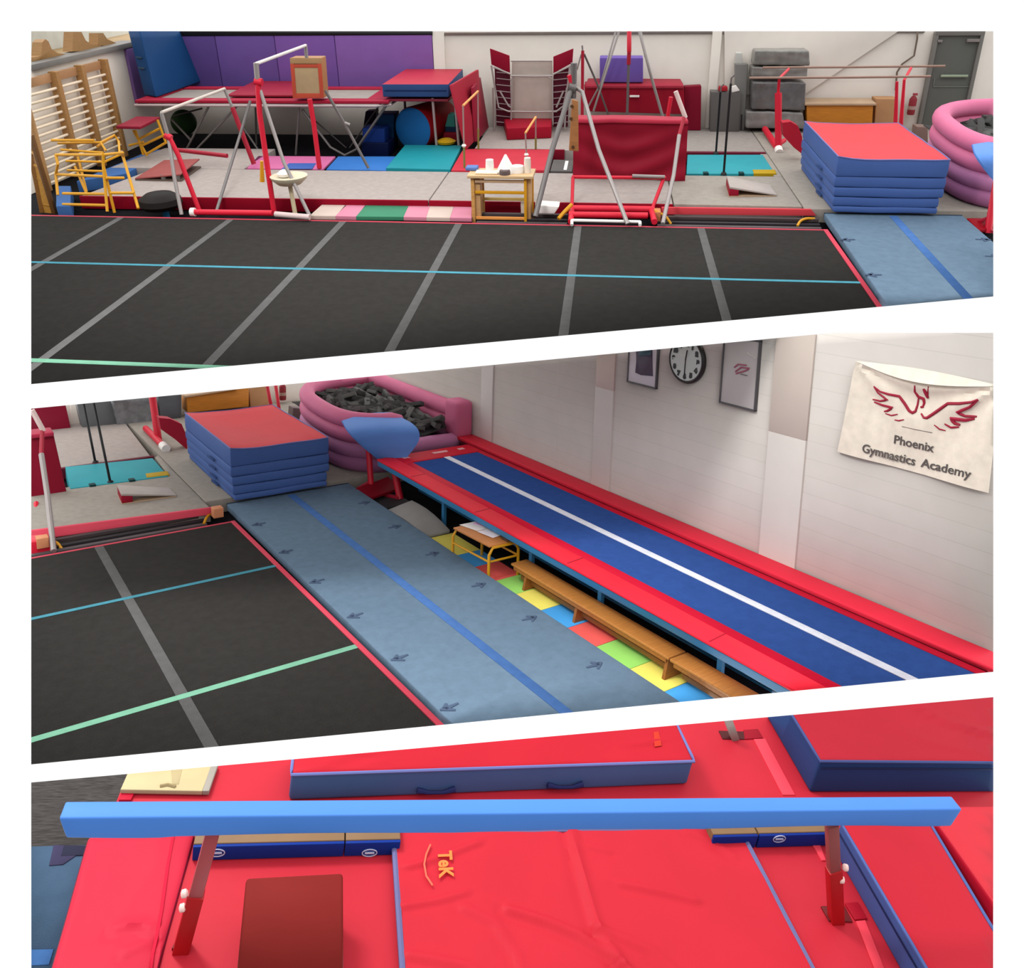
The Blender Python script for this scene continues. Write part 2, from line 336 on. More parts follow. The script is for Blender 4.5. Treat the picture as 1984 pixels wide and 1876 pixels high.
struct('trim_pilaster', MB().box(c.x, d.x, YW-.08, YW, -.15, 2.9), M_white)
zt = A.y(1100, 66, YW).z
for x0, x1 in ((b.x, c.x), (d.x, 3.4)):
    struct('trim_rail', MB().box(x0, x1, YW-.03, YW, zt, zt+.05), mat('8d857e', k=.8))
# raised back wall area, its sloping edge shaped to cast a diagonal shade
p = [A.y(1563, 186, YW-.05), A.y(1748, 58, YW-.05), A.y(1815, 58, YW-.05), A.y(1592, 190, YW-.05)]
struct('trim_raised_wall', MB().prism([A.y(1404, 46, YW-.09), A.y(1404, 184, YW-.09), A.y(1560, 182, YW-.09), A.y(1762, 46, YW-.09)], (0, .09, 0)), M_white)
# purple wall pads
zb, ztop = .95, A.y(600, 68, YW).z
xs = [-14.9, -13.2, -11.7, -10.2, A.y(838, 90, YW-.08).x]
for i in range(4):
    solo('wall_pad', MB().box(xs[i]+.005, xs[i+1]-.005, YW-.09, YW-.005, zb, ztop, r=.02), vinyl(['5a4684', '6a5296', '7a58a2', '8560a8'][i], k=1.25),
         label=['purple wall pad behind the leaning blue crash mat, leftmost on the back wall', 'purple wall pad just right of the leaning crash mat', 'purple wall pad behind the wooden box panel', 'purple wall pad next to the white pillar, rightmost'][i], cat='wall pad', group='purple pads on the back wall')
solo('wall_pad', MB().box(-14.94, -14.86, 6.35, YW-.1, .8, 2.06, r=.02), vinyl('7f6098', k=1.2), label='narrow purple wall pad on the left side wall in the corner', cat='wall pad')
struct('trim_top', MB().box(-14.9, xs[4]+.02, YW-.1, YW, ztop+.005, ztop+.12), M_black)
# tan shapes standing on the ledge
for i, (pp, lab) in enumerate((([(60, 130), (60, 112), (80, 108), (82, 82), (88, 76), (94, 80), (100, 95), (112, 103), (135, 106), (135, 112)], 'curved tan plywood shape on the ledge above the wall bars, nearest the left edge'),
        ([(140, 100), (142, 62), (158, 62), (166, 78), (176, 86), (196, 88), (198, 96)], 'tall tan plywood shape in the middle of the ledge'),
        ([(190, 88), (190, 64), (200, 64), (208, 76), (222, 82), (236, 86), (236, 90)], 'curved tan plywood shape on the ledge, nearest the blue crash mat'))):
    m = MB().prism([A.x(x, y, -15.15) for x, y in pp], (-.22, 0, 0)); solo('plywood_cutout', m, wood('b58a58'), label=lab, cat='plywood shape', group='plywood shapes on the ledge')
# wall bars: upright posts and rungs
wb = thing('wall_bars', 'wooden gymnastic wall bars fixed to the left wall', 'wall bars', (-14.8, 4., -.15))
ys = []
for px, py in ((20, 160), (88, 190), (143, 170), (195, 140)): ys.append(A.x(px*1., py, -14.8).y)
yb_ = [A.x(x, y, -14.8).y for x, y in ((41, 190), (113, 190), (165, 190), (213, 190))]
zt_ = 2.0
for y in yb_: part('upright', MB().box(-14.86, -14.68, y-.06, y+.06, -.15, zt_, r=.01), wood('b98a55'), wb)
for i in range(3):
    y0, y1 = yb_[i], yb_[i+1]
    part('top_board', MB().box(-14.86, -14.80, y0+.06, y1-.06, zt_-.2, zt_-.03, r=.004), wood('c49468'), wb)
    for k in range(13):
        z = zt_-.32-.155*k
        part('rung', MB().tube([(-14.76, y0+.06, z), (-14.76, y1-.06, z)], .028, 8), mat('ecd8bc', k=.95, var=.03), wb)
# dark pole cluster leaning in the left foreground
lp = thing('climbing_ladder', 'dark-edged wooden ladder leaning at the left edge before the wall bars', 'ladder', A.z(95, 408, -.1))
p0, p1 = A.x(50, 250, -14.0), A.x(82, 412, -13.9); q0, q1 = A.x(60, 262, -13.8), A.x(106, 414, -13.7)
part('rail', MB().bar(p0, p1, .07), wood('8a5a26'), lp); part('rail', MB().bar(q0, q1, .07), wood('6f4a24'), lp)
for k in range(6): part('rung', MB().bar(lerp(p0, p1, .1+k*.16), lerp(q0, q1, .1+k*.16), .035), wood('c08a3c'), lp)
part('panel', MB().rbox([p1, q1, lerp(q0, q1, .4), lerp(p0, p1, .4)], [v+V((-.03, 0, 0)) for v in (p1, q1, lerp(q0, q1, .4), lerp(p0, p1, .4))], r=.004), wood('c9913f'), lp)
# small blue mats by the left wall
for i, (P, lab) in enumerate((([(112, 412), (140, 412), (140, 372), (112, 372)], 'small blue mat standing at the left end of the dark red edging'), ([(150, 360), (245, 345), (330, 300), (300, 296)], 'blue mat strip along the grey matting below the yellow frame'))):
    solo('blue_mat', MB().slab([A.z(*p, .0) for p in P], -.14, .09 if i else .12, r=.01), vinyl('4a78b8'), label=lab, cat='mat')
# grey matting: edge with red front
ZM = .1
def gmat(lab, q, m, z0=-.14, z1=ZM, red=True, group='grey floor mats'):
    if red:
        t = thing('floor_mat', lab, 'mat', ((q[0][0]+q[1][0])/2, q[0][1], z0), group)
        part('carpet_top', MB().slab(q, z0, z1, r=.012), m, t)
        part('front_edge', MB().slab([(q[0][0], q[0][1]-.03), (q[1][0], q[1][1]-.03), (q[1][0], q[1][1]+.015), (q[0][0], q[0][1]+.015)], z0+.01, z1+.01, r=.01), vinyl('a8122c'), t, label='red front edge')
    else: solo('floor_mat', MB().slab(q, z0, z1, r=.012), m, label=lab, cat='mat', group=group)
gmat('wide grey floor mat across the middle, left of the yellow trestle table, upper view', [(-13.3, .92), (-6.72, .98), (-6.72, 3.05), (-12.9, 3.05)], M_grey)
gmat('grey floor mat behind the yellow trestle table and red draped mat, upper view', [(-6.70, .98), (-2.4, .98), (-2.4, 3.05), (-6.70, 3.05)], M_grey)
t_ = gmat('grey floor mat under the small springboard, upper view', [(-2.38, 1.02), (-.22, .98), (-.22, 3.0), (-2.38, 3.0)], M_grey2, red=False)
gmat('grey floor mat at the far left beneath the lower bar frame, upper view', [(-13.9, 3.08), (-11.0, 3.08), (-11.0, 4.9), (-13.6, 4.9)], M_grey, red=False)
gmat('grey floor mat around the small red block by the upright trampette, upper view', [(-6.5, 5.05), (-4.1, 5.05), (-4.1, 7.45), (-6.5, 7.45)], M_grey, red=False)
gmat('grey floor mat behind the turquoise mat and the red mat stack, upper view', [(-4.08, 5.0), (-.22, 5.0), (-.22, 7.55), (-4.08, 7.55)], M_greyd, red=False)
gmat('grey floor mat running under the mat stack and pink pit, upper view', [(-.2, .85), (5.0, .9), (5.1, 7.55), (-.2, 7.55)], M_grey2, red=False)
# right-hand red padded front edge of the springboard mat, bright
solo('edge_pad', MB().rbox([A.z(1282, 416, .0), A.z(1582, 419, .0), A.z(1572, 406, .12), A.z(1282, 402, .12)], [A.z(1282, 416, .0)+V((0, .16, .0)), A.z(1582, 419, .0)+V((0, .16, .0)), A.z(1572, 406, .12)+V((0, .05, .0)), A.z(1282, 402, .12)+V((0, .05, .0))], r=.012), vinyl('f0505a', k=.85), label='bright red padded edge strip in front of the springboard mat, upper view', cat='edge pad')
plank_stack(', upper view', A.z(1272, 430, -.1).x, A.z(1580, 430, -.1).x)
plank_stack(' by the yellow trestle table', A.z(925, 430, -.1).x, A.z(1100, 430, -.1).x)
# well mats
def flat(lab, P, m, z=.1, th=.05, name='floor_tile', cat='mat', group=None, r=.008, n=(1, 1, 1)):
    q = [g.z(*p, z) for p in P]; return solo(name, MB().slab(q, z-th, z, r=r, n=n), m, label=lab, cat=cat, group=group)
flat('pink floor mat under the high bar frame, upper view', [(478, 326), (625, 328), (650, 303), (500, 302)], vinyl('ee7fb6'), name='thin_mat')
flat('small blue mat lying on the pink floor mat, upper view', [(545, 327), (605, 327), (612, 316), (560, 316)], vinyl('4f74c8'), z=.115, th=.012, name='thin_mat')
flat('bright blue floor mat left of the turquoise mat, upper view', [(632, 328), (748, 330), (782, 303), (655, 303)], vinyl('3f86dc'), name='thin_mat')
q = [A.z(748, 329, .1), A.z(872, 332, .1), A.z(895, 285, .1), A.z(785, 284, .1)]
solo('folding_mat', MB().slab(q, -.02, .14, r=.01), M_turq, label='turquoise mat in the well left of the red mat, upper view', cat='mat')
q = [A.z(874, 332, .1), A.z(1064, 333, .1), A.z(1066, 292, .1), A.z(898, 291, .1)]
solo('folding_mat', MB().slab(q, -.02, .13, r=.012, n=(6, 4, 1), fn=lambda u, v, w, P: P+V((0, 0, .02*noi(P, 2.2, 3)*w))), vinyl('ea4254'), label='red mat in the well behind the yellow trestle table, upper view', cat='mat')
q = [A.z(1066, 333, .1), A.z(1108, 334, .1), A.z(1112, 312, .1), A.z(1072, 311, .1)]
t = thing('storage_box', 'dark grey box with a small white mark beside the red mat, upper view', 'box', q[0]); part('body', MB().slab(q, -.1, .12, r=.01), mat('5a5654', k=.8), t); part('label_patch', MB().slab([lerp(q[0], q[1], .6)+V((0, .1, 0)), lerp(q[0], q[1], .75)+V((0, .1, 0)), lerp(q[3], q[2], .75)-V((0, .1, 0)), lerp(q[3], q[2], .6)-V((0, .1, 0))], .12, .124, r=.001), M_white2, t)
solo('edge_pad', MB().box(-6.5, -4.5, 4.98, 5.04, -.1, .12, r=.01), vinyl('9c1f36'), label='dark red edge along the back of the well behind the red mat', cat='edge pad')
solo('edge_pad', MB().box(-2.1, -.24, 4.86, 4.98, -.1, .12, r=.01), vinyl('7a2438'), label='dark maroon edge behind the right turquoise mat, upper view', cat='edge pad')
def turqR(P, band, where):
    q = [g.z(*p, .1) for p in P]; t = thing('landing_mat', 'turquoise mat with yellow corner strip lying in the well%s' % where, 'mat', (q[0]+q[1])/2)
    part('mat_cover', MB().slab(q, -.1, .115, r=.012), vinyl('3cb6c2'), t)
    b = [g.z(*p, .1) for p in band]; part('corner_strip', MB().slab([(v.x, v.y-.02) for v in b[:2]]+[(v.x, v.y) for v in b[2:]], .0, .125, r=.006), vinyl('d8b020'), t, label='yellow strip')
    for u in (.22, .62):
        p = lerp(q[0], q[1], u); part('dark_fastener', MB().box(p.x-.05, p.x+.05, p.y-.03, p.y+.1, .0, .135, r=.01), vinyl('1d4a4c'), t)
solo('floor_mat', MB().box(-.36, -.215, 3.02, 4.9, -.14, .098, r=.01), M_grey2, label='narrow grey mat strip at the right end of the turquoise mat, upper view', cat='mat')
turqR([(1330, 338), (1502, 338), (1478, 301), (1332, 301)], [(1460, 338), (1504, 338), (1501, 331), (1458, 331)], ', upper view')
# pastel folding mat in front of the grey matting
names = ['cream', 'pink', 'green', 'pink', 'cream', 'pink']; cols = ['e8d2c4', 'f09ab4', '4a9a76', 'f29db4', 'ecd6c8', 'f09ab4']
bx = [610, 668, 692, 782, 828, 874, 914]; tx = [640, 668, 706, 790, 832, 878, 912]
bx = [600, 650, 690, 782, 826, 872, 914]; tx = [628, 672, 710, 793, 834, 880, 914]
fm = thing('folding_mat', 'pastel folding mat in cream, pink and green panels before the grey matting', 'mat', A.z(760, 424, -.02))
for i in range(6):
    q = [A.z(bx[i], 421+i*.8, -.02), A.z(bx[i+1], 421+(i+1)*.8, -.02), A.z(tx[i+1], 401, -.02), A.z(tx[i], 396+i, -.02)]
    part('panel', MB().slab(q, -.06, -.02+.03, r=.006), vinyl(cols[i]), fm, label=names[i]+' panel')
# ---------------- trampoline
YF, YBk, ZT = 5.0, 6.95, 1.12
def TX(px, Y, z): # x where pixel column px hits plane Y near height z
    y0 = 190; return A.y(px, y0, Y).x
x0, x1 = A.y(260, 192, YF).x, A.y(752, 194, YF).x
tr = thing('trampoline', 'large rectangular trampoline with red pads and grey beds along the back wall', 'trampoline', ((x0+x1)/2, 6., .1))
xb0, xb1 = x0-.2, x1+.1
part('frame_pad', MB().box(x0, x1, YF, YF+.32, ZT-.05, ZT+.02, r=.02).box(xb0, x1, YBk-.28, YBk, ZT-.05, ZT+.02, r=.02).box(x0, x0+.35, YF+.3, YBk-.25, ZT-.05, ZT+.02, r=.02).box(x1-.55, x1, YF+.3, YBk-.25, ZT-.05, ZT+.02, r=.02), vinyl('c42c48'), tr)
part('bed', MB().box(x0+.3, x1-.5, YF+.3, YBk-.26, ZT-.04, ZT-.02, r=.002), mat('b0a59c', k=.7, var=.06), tr)
part('frame_rail', MB().tube([(x0, YF-.02, ZT-.09), (x1-.25, YF-.02, ZT-.09), (x1, YF+.15, ZT-.09), (x1, YBk, ZT-.09)], .03, 8).tube([(x0, YF-.02, ZT-.09), (x0, YBk, ZT-.09), (x1, YBk, ZT-.09)], .03, 8), steel('c9b4b4'), tr)
def leg(*pts, r=.024, m=None): part('leg', MB().tube([A.y(x, y, Y) for x, y, Y in pts], r, 8), m or M_steeld, tr)
leg((405, 205, 5.1), (362, 288, 5.1), r=.026); leg((392, 210, 6.6), (335, 225, 6.2), r=.02)
leg((333, 232, 5.6), (370, 272, 5.3)); leg((460, 205, 5.1), (378, 292, 5.0))
leg((495, 208, 6.5), (497, 285, 6.4)); leg((470, 245, 5.3), (500, 290, 5.2))
leg((580, 205, 5.1), (573, 300, 5.1)); leg((585, 212, 5.2), (640, 285, 5.15), (668, 301, 5.12), (690, 290, 5.1), (748, 205, 5.1), r=.03)
leg((600, 225, 6.3), (675, 290, 6.2), (738, 200, 6.3), r=.022)
q = [A.z(440, 187, ZT+.03), A.z(625, 188, ZT+.03), A.z(600, 160, ZT+.03), A.z(492, 160, ZT+.03)]
solo('safety_mat', MB().slab(q, ZT+.02, ZT+.07, r=.02), vinyl('b62f48'), label='dark red mat laid across the middle of the trampoline', cat='mat')
# blue crash mat leaning
cb = [A.z(303, 190, ZT+.03), A.z(410, 155, ZT+.03)]
cb = [V((x0+.25, 5.25, ZT+.03)), V((x0+1.75, 6.6, ZT+.03))]
cb[0] = A.z(303, 189, ZT+.03); cb[1] = A.z(408, 152, ZT+.03)
tp = [A.y(268, 50, cb[0].y+.55), A.y(388, 50, cb[1].y+.55)]
nrm = V((-.34, .22, 0))
Bq = [cb[0], cb[1], cb[1]+nrm*1.3, cb[0]+nrm*1.3]; Tq = [tp[0], tp[1], tp[1]+nrm*1.3, tp[0]+nrm*1.3]
t = thing('crash_mat', 'large dark blue crash mat leaning against the wall on the trampoline', 'crash mat', lerp(Bq[0], Bq[1], .5))
part('mat_cover', MB().rbox(Bq, Tq, r=.04, n=(6, 2, 6), fn=lambda u, v, w, P: P+V((0, -1, 0))*.03*math.sin(u*PI)*math.sin(w*PI)*(1 if v < .5 else 0)), M_crash, t)
for zz in (.4, .55):
    p = lerp(Bq[0], Tq[0], zz); part('carry_strap', MB().bar(p+nrm*.35+V((-.03, -.01, 0)), p+nrm*.95+V((-.03, -.01, 0)), .02, .03), vinyl('4a6078'), t)
# wooden vaulting box section on the trampoline edge
Yb = 4.95
wbx = [A.y(568, 190, Yb), A.y(628, 190, Yb), A.y(622, 112, Yb), A.y(562, 112, Yb)]
t = thing('vaulting_box', 'wooden box with cream panel and orange-red frame on the trampoline front edge', 'box', wbx[0]+V((.3, .2, 0)))
bk = V((0, .35, 0))
part('box_body', MB().rbox([wbx[0], wbx[1], wbx[1]+bk, wbx[0]+bk], [wbx[3], wbx[2], wbx[2]+bk, wbx[3]+bk], r=.02), wood('c08a58'), t)
def fr(u0, u1, v0, v1, off): # piece on the front face
    f = lambda u, v: lerp(lerp(wbx[0], wbx[1], u), lerp(wbx[3], wbx[2], u), v)
    o = V((0, -off, 0)); return [f(u0, v0), f(u1, v0), f(u1, v1), f(u0, v1)], o
def frm(u0, u1, v0, v1, off, m, nm):
    q, o = fr(u0, u1, v0, v1, off); part(nm, MB().rbox([q[0]+o, q[1]+o, q[1], q[0]], [q[3]+o, q[2]+o, q[2], q[3]], r=.003), m, t)
frm(.12, .88, .12, .76, .012, mat('cdb184', k=.75), 'panel')
for a_ in ((0, .12, .0, .86), (.88, 1, .0, .86), (.12, .88, 0, .12), (.12, .88, .76, .84)): frm(*a_, .02, paint('d85a40'), 'frame_strip')
frm(0, 1, .86, 1.0, .02, mat('c8a070', k=.75), 'top_pad')
# ---------------- beneath the trampoline
def ball(lab, px, py, rpx, Y, m, hue='ball'):
    c = A.y(px, py, Y); r = (A.y(px+rpx, py, Y)-c).length; prof = [(r*math.sin(PI*k/12), -r*math.cos(PI*k/12)) for k in range(13)]
    solo('exercise_ball', MB().lathe(c, prof, 20), m, label=lab, cat='ball')
ball('dark green exercise ball under the left end of the trampoline', 356, 237, 23, 6.6, vinyl('2c4a26'))
c0, c1 = A.y(800, 250, 5.72), A.y(858, 232, 6.9); rad = (A.y(842, 250, 5.72)-c0).length*.98; axd = (c1-c0).normalized(); Lc = (c1-c0).length
brl = thing('foam_barrel', 'large red foam barrel with bright blue end beneath the table mat', 'foam roller', V((c0.x, c0.y, -.15)))
part('barrel_body', MB().lathe(c0, [(rad*.97, 0), (rad, .04), (rad, Lc-.04), (rad*.95, Lc)], 28, axd), vinyl('c01f28'), brl)
part('end_disc', MB().lathe(c0-axd*.02, [(rad*.3, -.03), (rad*.8, -.02), (rad*.96, .01), (rad*.97, .03)], 28, axd), vinyl('2a80cc'), brl)
def cube(lab, P, Y, dep, m, name='foam_box', cat='box', r=.02, group=None): # P: BL, BR, TR, TL on plane Y
    q = [g.y(*p, Y) for p in P]; k = V((0, dep, 0)); zm = (q[0].z+q[1].z)/2
    if -.6 < zm < .4:
        for v_ in q[:2]: v_.z = -.149 if zm < 0. else .101
    return solo(name, MB().rbox([q[0], q[1], q[1]+k, q[0]+k], [q[3], q[2], q[2]+k, q[3]+k], r=r), m, label=lab, cat=cat, group=group)
cube('navy blue foam block under the trampoline, in front of the taller blue block', [(702, 275), (745, 276), (745, 250), (702, 249)], 5.3, .5, vinyl('1d3d8a'))
cube('very dark blue foam block on the floor beneath the navy block', [(700, 292), (752, 294), (752, 277), (700, 276)], 5.25, .6, vinyl('101c48'))
cube('tall blue-green foam block behind the navy block, beside the barrel', [(728, 290), (762, 291), (764, 222), (730, 222)], 6.0, .5, vinyl('1a4a7c'))
cube('dark purple foam shape under the trampoline, left of the barrel', [(700, 240), (725, 242), (728, 215), (708, 216)], 6.6, .3, vinyl('2a2340'))
cube('small turquoise soft block on top of the stack behind the table leg', [(862, 246), (882, 247), (880, 222), (868, 222)], 5.9, .3, vinyl('4a9c90'))
cube('small dark blue soft block in the middle of the stack behind the table leg', [(862, 256), (885, 257), (884, 247), (862, 246)], 5.9, .35, vinyl('1c3354'))
cube('small dark red soft block at the bottom of the stack behind the table leg', [(856, 276), (890, 278), (886, 258), (860, 257)], 5.8, .4, vinyl('8c1528'))
p = A.z(865, 280, .13); solo('yellow_bean_bag', MB().lathe(p, [(.05, 0), (.2, .03), (.22, .08), (.12, .13), (.02, .15)], 14), vinyl('e0b020'), label='small yellow cushion behind the turquoise mat', cat='cushion')
# table deck with red and blue mat
Zd = A.y(745, 190, 5.2).z
dk = thing('low_table', 'grey-legged deck carrying the red and blue mat right of the trampoline', 'table', (-7.6, 5.8, .1))
P_ = [A.y(745, 192, 5.15), A.y(868, 190, 5.15)]; xa, xb = P_[0].x, P_[1].x
part('deck', MB().box(xa, xb, 5.18, 6.7, Zd-.07, Zd-.02, r=.01), paint('8a2438'), dk)
for x, Y, px in ((0, 0, 838), (0, 0, 881)):
    a_ = A.z(px+8, 283, .12); b_ = A.y(px, 190, a_.y); part('leg', MB().tube([b_, a_], .03, 8), steel('b9a8a4'), dk)
part('leg', MB().tube([(xa+.1, 6.6, Zd-.05), (xa+.1, 6.6, .1)], .03, 8), M_steeld, dk)
q = [A.y(742, 188, 5.15), A.y(870, 186, 5.15), A.y(903, 128, 6.9), A.y(790, 131, 6.9)]
zz0 = q[0].z; zz1 = A.y(742, 163, 5.15).z
t = thing('landing_mat', 'red-topped blue-sided mat lying on the deck right of the trampoline', 'mat', q[0])
X3 = A.z(903, 128, zz1); X4 = A.z(790, 131, zz1); X3.y = min(X3.y, 7.45); X4.y = min(X4.y, 7.45)
part('mat_cover', MB().slab([(q[0].x, q[0].y), (q[1].x, q[1].y), (X3.x, X3.y), (X4.x, X4.y)], zz0, zz1, r=.02, top=1), [vinyl('3f5f96'), vinyl('d83a50')], t)
part('side_seam', MB().box(q[0].x+.05, q[1].x-.05, 5.14, 5.16, (zz0+zz1)/2-.012, (zz0+zz1)/2+.012, r=.002), vinyl('22386a'), t)
# red leaning folded panel
t = thing('folding_mat', 'tall red folded panel mat standing between the deck and the trampette', 'mat', A.z(900, 300, .1))
a0, a1 = A.z(900, 290, .13), A.z(930, 258, .13); t0 = A.y(870, 165, a0.y); t1 = A.y(922, 135, a1.y)
part('front_panel', MB().rbox([a0, a1, a1+V((.06, .05, 0)), a0+V((.06, .05, 0))], [t0, t1, t1+V((.06, .05, 0)), t0+V((.06, .05, 0))], r=.02), vinyl('c8364a'), t)
a0, a1 = A.z(918, 276, .13), A.z(942, 248, .13); t0 = A.y(912, 170, a0.y); t1 = A.y(926, 150, a1.y)
part('back_panel', MB().rbox([a0, a1, a1+V((.06, .05, 0)), a0+V((.06, .05, 0))], [t0, t1, t1+V((.06, .05, 0)), t0+V((.06, .05, 0))], r=.02), vinyl('b02a44'), t)
# upright folded trampette
Yt = 7.0
def Q(P, Y=None): return [g.y(*p, Y if Y is not None else Yt) for p in P]
tt = thing('folded_trampoline', 'trampoline folded upright with red wing pads and grey tube frame', 'trampoline', A.z(1030, 255, .1))
def plate(nm, P, Y, m, th=.04, lab=None, pr=None): q = Q(P, Y); part(nm, MB().rbox([q[0], q[1], q[1]+V((0, th, 0)), q[0]+V((0, th, 0))], [q[3], q[2], q[2]+V((0, th, 0)), q[3]+V((0, th, 0))], r=.008), m, pr or tt, label=lab)
plate('wing_pad', [(952, 125), (988, 142), (987, 108), (949, 94)], Yt, vinyl('b01e3c'))
plate('wing_pad', [(1072, 142), (1109, 122), (1111, 94), (1072, 110)], Yt, vinyl('b01e3c'))
plate('bed', [(990, 245), (1072, 246), (1070, 116), (992, 116)], Yt+.12, mat('cfc4b8', k=.82))
plate('side_pad', [(962, 244), (990, 246), (988, 138), (958, 132)], Yt+.05, vinyl('6a2438'))
plate('side_pad', [(1072, 246), (1100, 246), (1104, 130), (1072, 140)], Yt+.05, vinyl('6a2438'))
for yy in range(140, 240, 12):
    part('spring_row', MB().tube(Q([(962, yy), (990, yy+3)], Yt), .012, 6).tube(Q([(1072, yy+3), (1102, yy)], Yt), .012, 6), steel('a89a98'), tt)
for P in ([(952, 127), (958, 165), (966, 208), (985, 216), (1035, 217), (1078, 216), (1092, 205), (1100, 165), (1104, 127)], [(990, 240), (992, 152), (1000, 147), (1030, 149), (1062, 148), (1070, 154), (1071, 242)], [(956, 130), (990, 144)], [(1072, 144), (1104, 128)], [(990, 118), (1070, 118)], [(990, 147), (1070, 147)], [(955, 170), (958, 252)], [(1098, 170), (1094, 250)], [(968, 176), (985, 205), (990, 208)], [(1092, 176), (1078, 208)]):
    part('frame_tube', MB().tube(Q(P, Yt-.05), .022, 8), steel('b8b0ac'), tt)
# small red block
q = [A.z(982, 272, .1), A.z(1068, 268, .1), A.z(1070, 246, .1), A.z(975, 246, .1)]
solo('foam_block_step', MB().slab([(p.x, p.y) for p in q], .1, .38, r=.03), vinyl('c01f38'), label='low red foam block in front of the upright trampoline', cat='foam block')
# paired mini bars
def minibars(lab, f, b, ff, fb, c1, c2):
    a1 = A.z(ff[0], ff[1], .1); a0 = A.y(f[0], f[1], a1.y); b1 = A.z(fb[0], fb[1], .1); b0 = A.y(b[0], b[1], b1.y)
    t = thing('mini_bar', lab, 'gymnastics bar', a1, 'low single bars in the well')
    part('rail', MB().tube([a0, b0], .024, 8), mat('f0a860', k=.85), t)
    for p0, p1 in ((a0, a1), (b0, b1)):
        md = lerp(p0, p1, .62); part('post', MB().tube([p0, md], .016, 8), steel('b49a94'), t); part('post_base', MB().tube([md, p1], .022, 8), paint('8a8a48'), t)
    part('cap', MB().lathe(lerp(a0, a1, .62), [(.03, -.03), (.05, 0), (.03, .03)], 10), M_white2, t)
minibars('low bar with pale orange rail in front of the red folded panel', (897, 205), (926, 177), (900, 328), (927, 292), 0, 0)
minibars('low bar with pale orange rail in front of the small red block', (1018, 258), (1038, 227), (1021, 325), (1038, 290), 0, 0)
# ---------------- uneven bars A
def tubes(nm, t, P, r, m, seg=10): part(nm, MB().tube([A.y(x, y, Y) for x, y, Y in P], r, seg), m, t)
M_chr = steel('bcb2ae', k=.62)
ua = thing('asymmetric_bar', 'low bar of the asymmetric bars with red slanted posts at the left', 'gymnastics bar', A.z(350, 412, .0), 'asymmetric bars')
tubes('crossbar', ua, [(313, 218, .45), (435, 172, 3.3)], .028, mat('d8ccc0', k=.85))
tubes('upper_post', ua, [(313, 219, .45), (326, 264, .45)], .032, M_chr); tubes('upper_post', ua, [(435, 173, 3.3), (452, 212, 3.3)], .032, M_chr)
tubes('lower_post', ua, [(326, 262, .45), (345, 300, .42), (386, 408, .35)], .042, M_redp); tubes('lower_post', ua, [(450, 208, 3.3), (492, 318, 3.2)], .05, M_redd)
tubes('strut', ua, [(327, 268, .45), (338, 345, .25), (352, 416, .05)], .034, M_chr); tubes('strut', ua, [(485, 195, 3.25), (465, 262, 2.9), (418, 414, .25)], .03, M_steeld)
tubes('base_rail', ua, [(372, 411, .1), (528, 413, .1)], .05, M_redp); tubes('base_rail', ua, [(338, 290, 3.6), (440, 302, 3.3)], .045, M_redd)
tubes('clamp', ua, [(320, 262, .45), (332, 268, .45)], .06, M_redp, 12)
tubes('foot', ua, [(370, 411, .1), (378, 411, .1)], .075, M_white2, 12)
ub = thing('asymmetric_bar', 'high bar of the asymmetric bars with white crossbar beside the wooden box', 'gymnastics bar', A.z(527, 412, .0), 'asymmetric bars')
tubes('crossbar', ub, [(495, 124, .45), (592, 88, 3.2)], .028, mat('e8e0da', k=.9))
tubes('upper_post', ub, [(496, 122, .45), (499, 158, .45)], .045, M_chr); tubes('upper_post', ub, [(592, 87, 3.2), (594, 112, 3.2)], .035, M_chr)
tubes('lower_post', ub, [(499, 155, .45), (503, 220, .42), (531, 412, .3)], .047, M_redp); tubes('lower_post', ub, [(600, 192, 3.2), (608, 240, 3.2), (619, 326, 3.15)], .05, M_redp)
tubes('strut', ub, [(504, 175, .45), (550, 315, .25), (600, 418, .0)], .032, M_chr); tubes('strut', ub, [(630, 175, 3.2), (668, 240, 3.2), (714, 326, 3.1)], .03, M_steeld)
tubes('clamp', ub, [(494, 158, .45), (508, 160, .45)], .065, M_redp, 12); tubes('lever', ub, [(668, 238, 3.2), (678, 242, 3.2)], .03, M_steel)
tubes('base_plate', ub, [(533, 415, .0), (600, 421, -.05)], .05, mat('d8c0bc', k=.85))
# cream bowl on a stand
t = thing('chalk_bowl', 'cream chalk bowl on a thin stand beside the high bar post', 'bowl', A.z(577, 418, -.1))
c = A.y(560, 346, .35)
part('bowl', MB().lathe(c, [(.04, -.13), (.2, -.09), (.30, .0), (.32, .05), (.27, .06), (.2, .03), (.02, .02)], 20), mat('d8ccb0', k=.85), t)
part('stand', MB().tube([c+V((.0, 0, -.1)), A.y(572, 415, .2)], .04, 8), mat('b8a888', k=.85), t)
part('chalk_block', MB().lathe(c+V((-.08, 0, .04)), [(.1, 0), (.12, .05), (.06, .1), (.01, .12)], 12), M_white2, t)
p = A.y(507, 312, .45); solo('yellow_tag', MB().tube([p, A.y(508, 352, .45)], [.03, .045], 8), M_yel, label='yellow strap end hanging behind the high bar post', cat='strap')
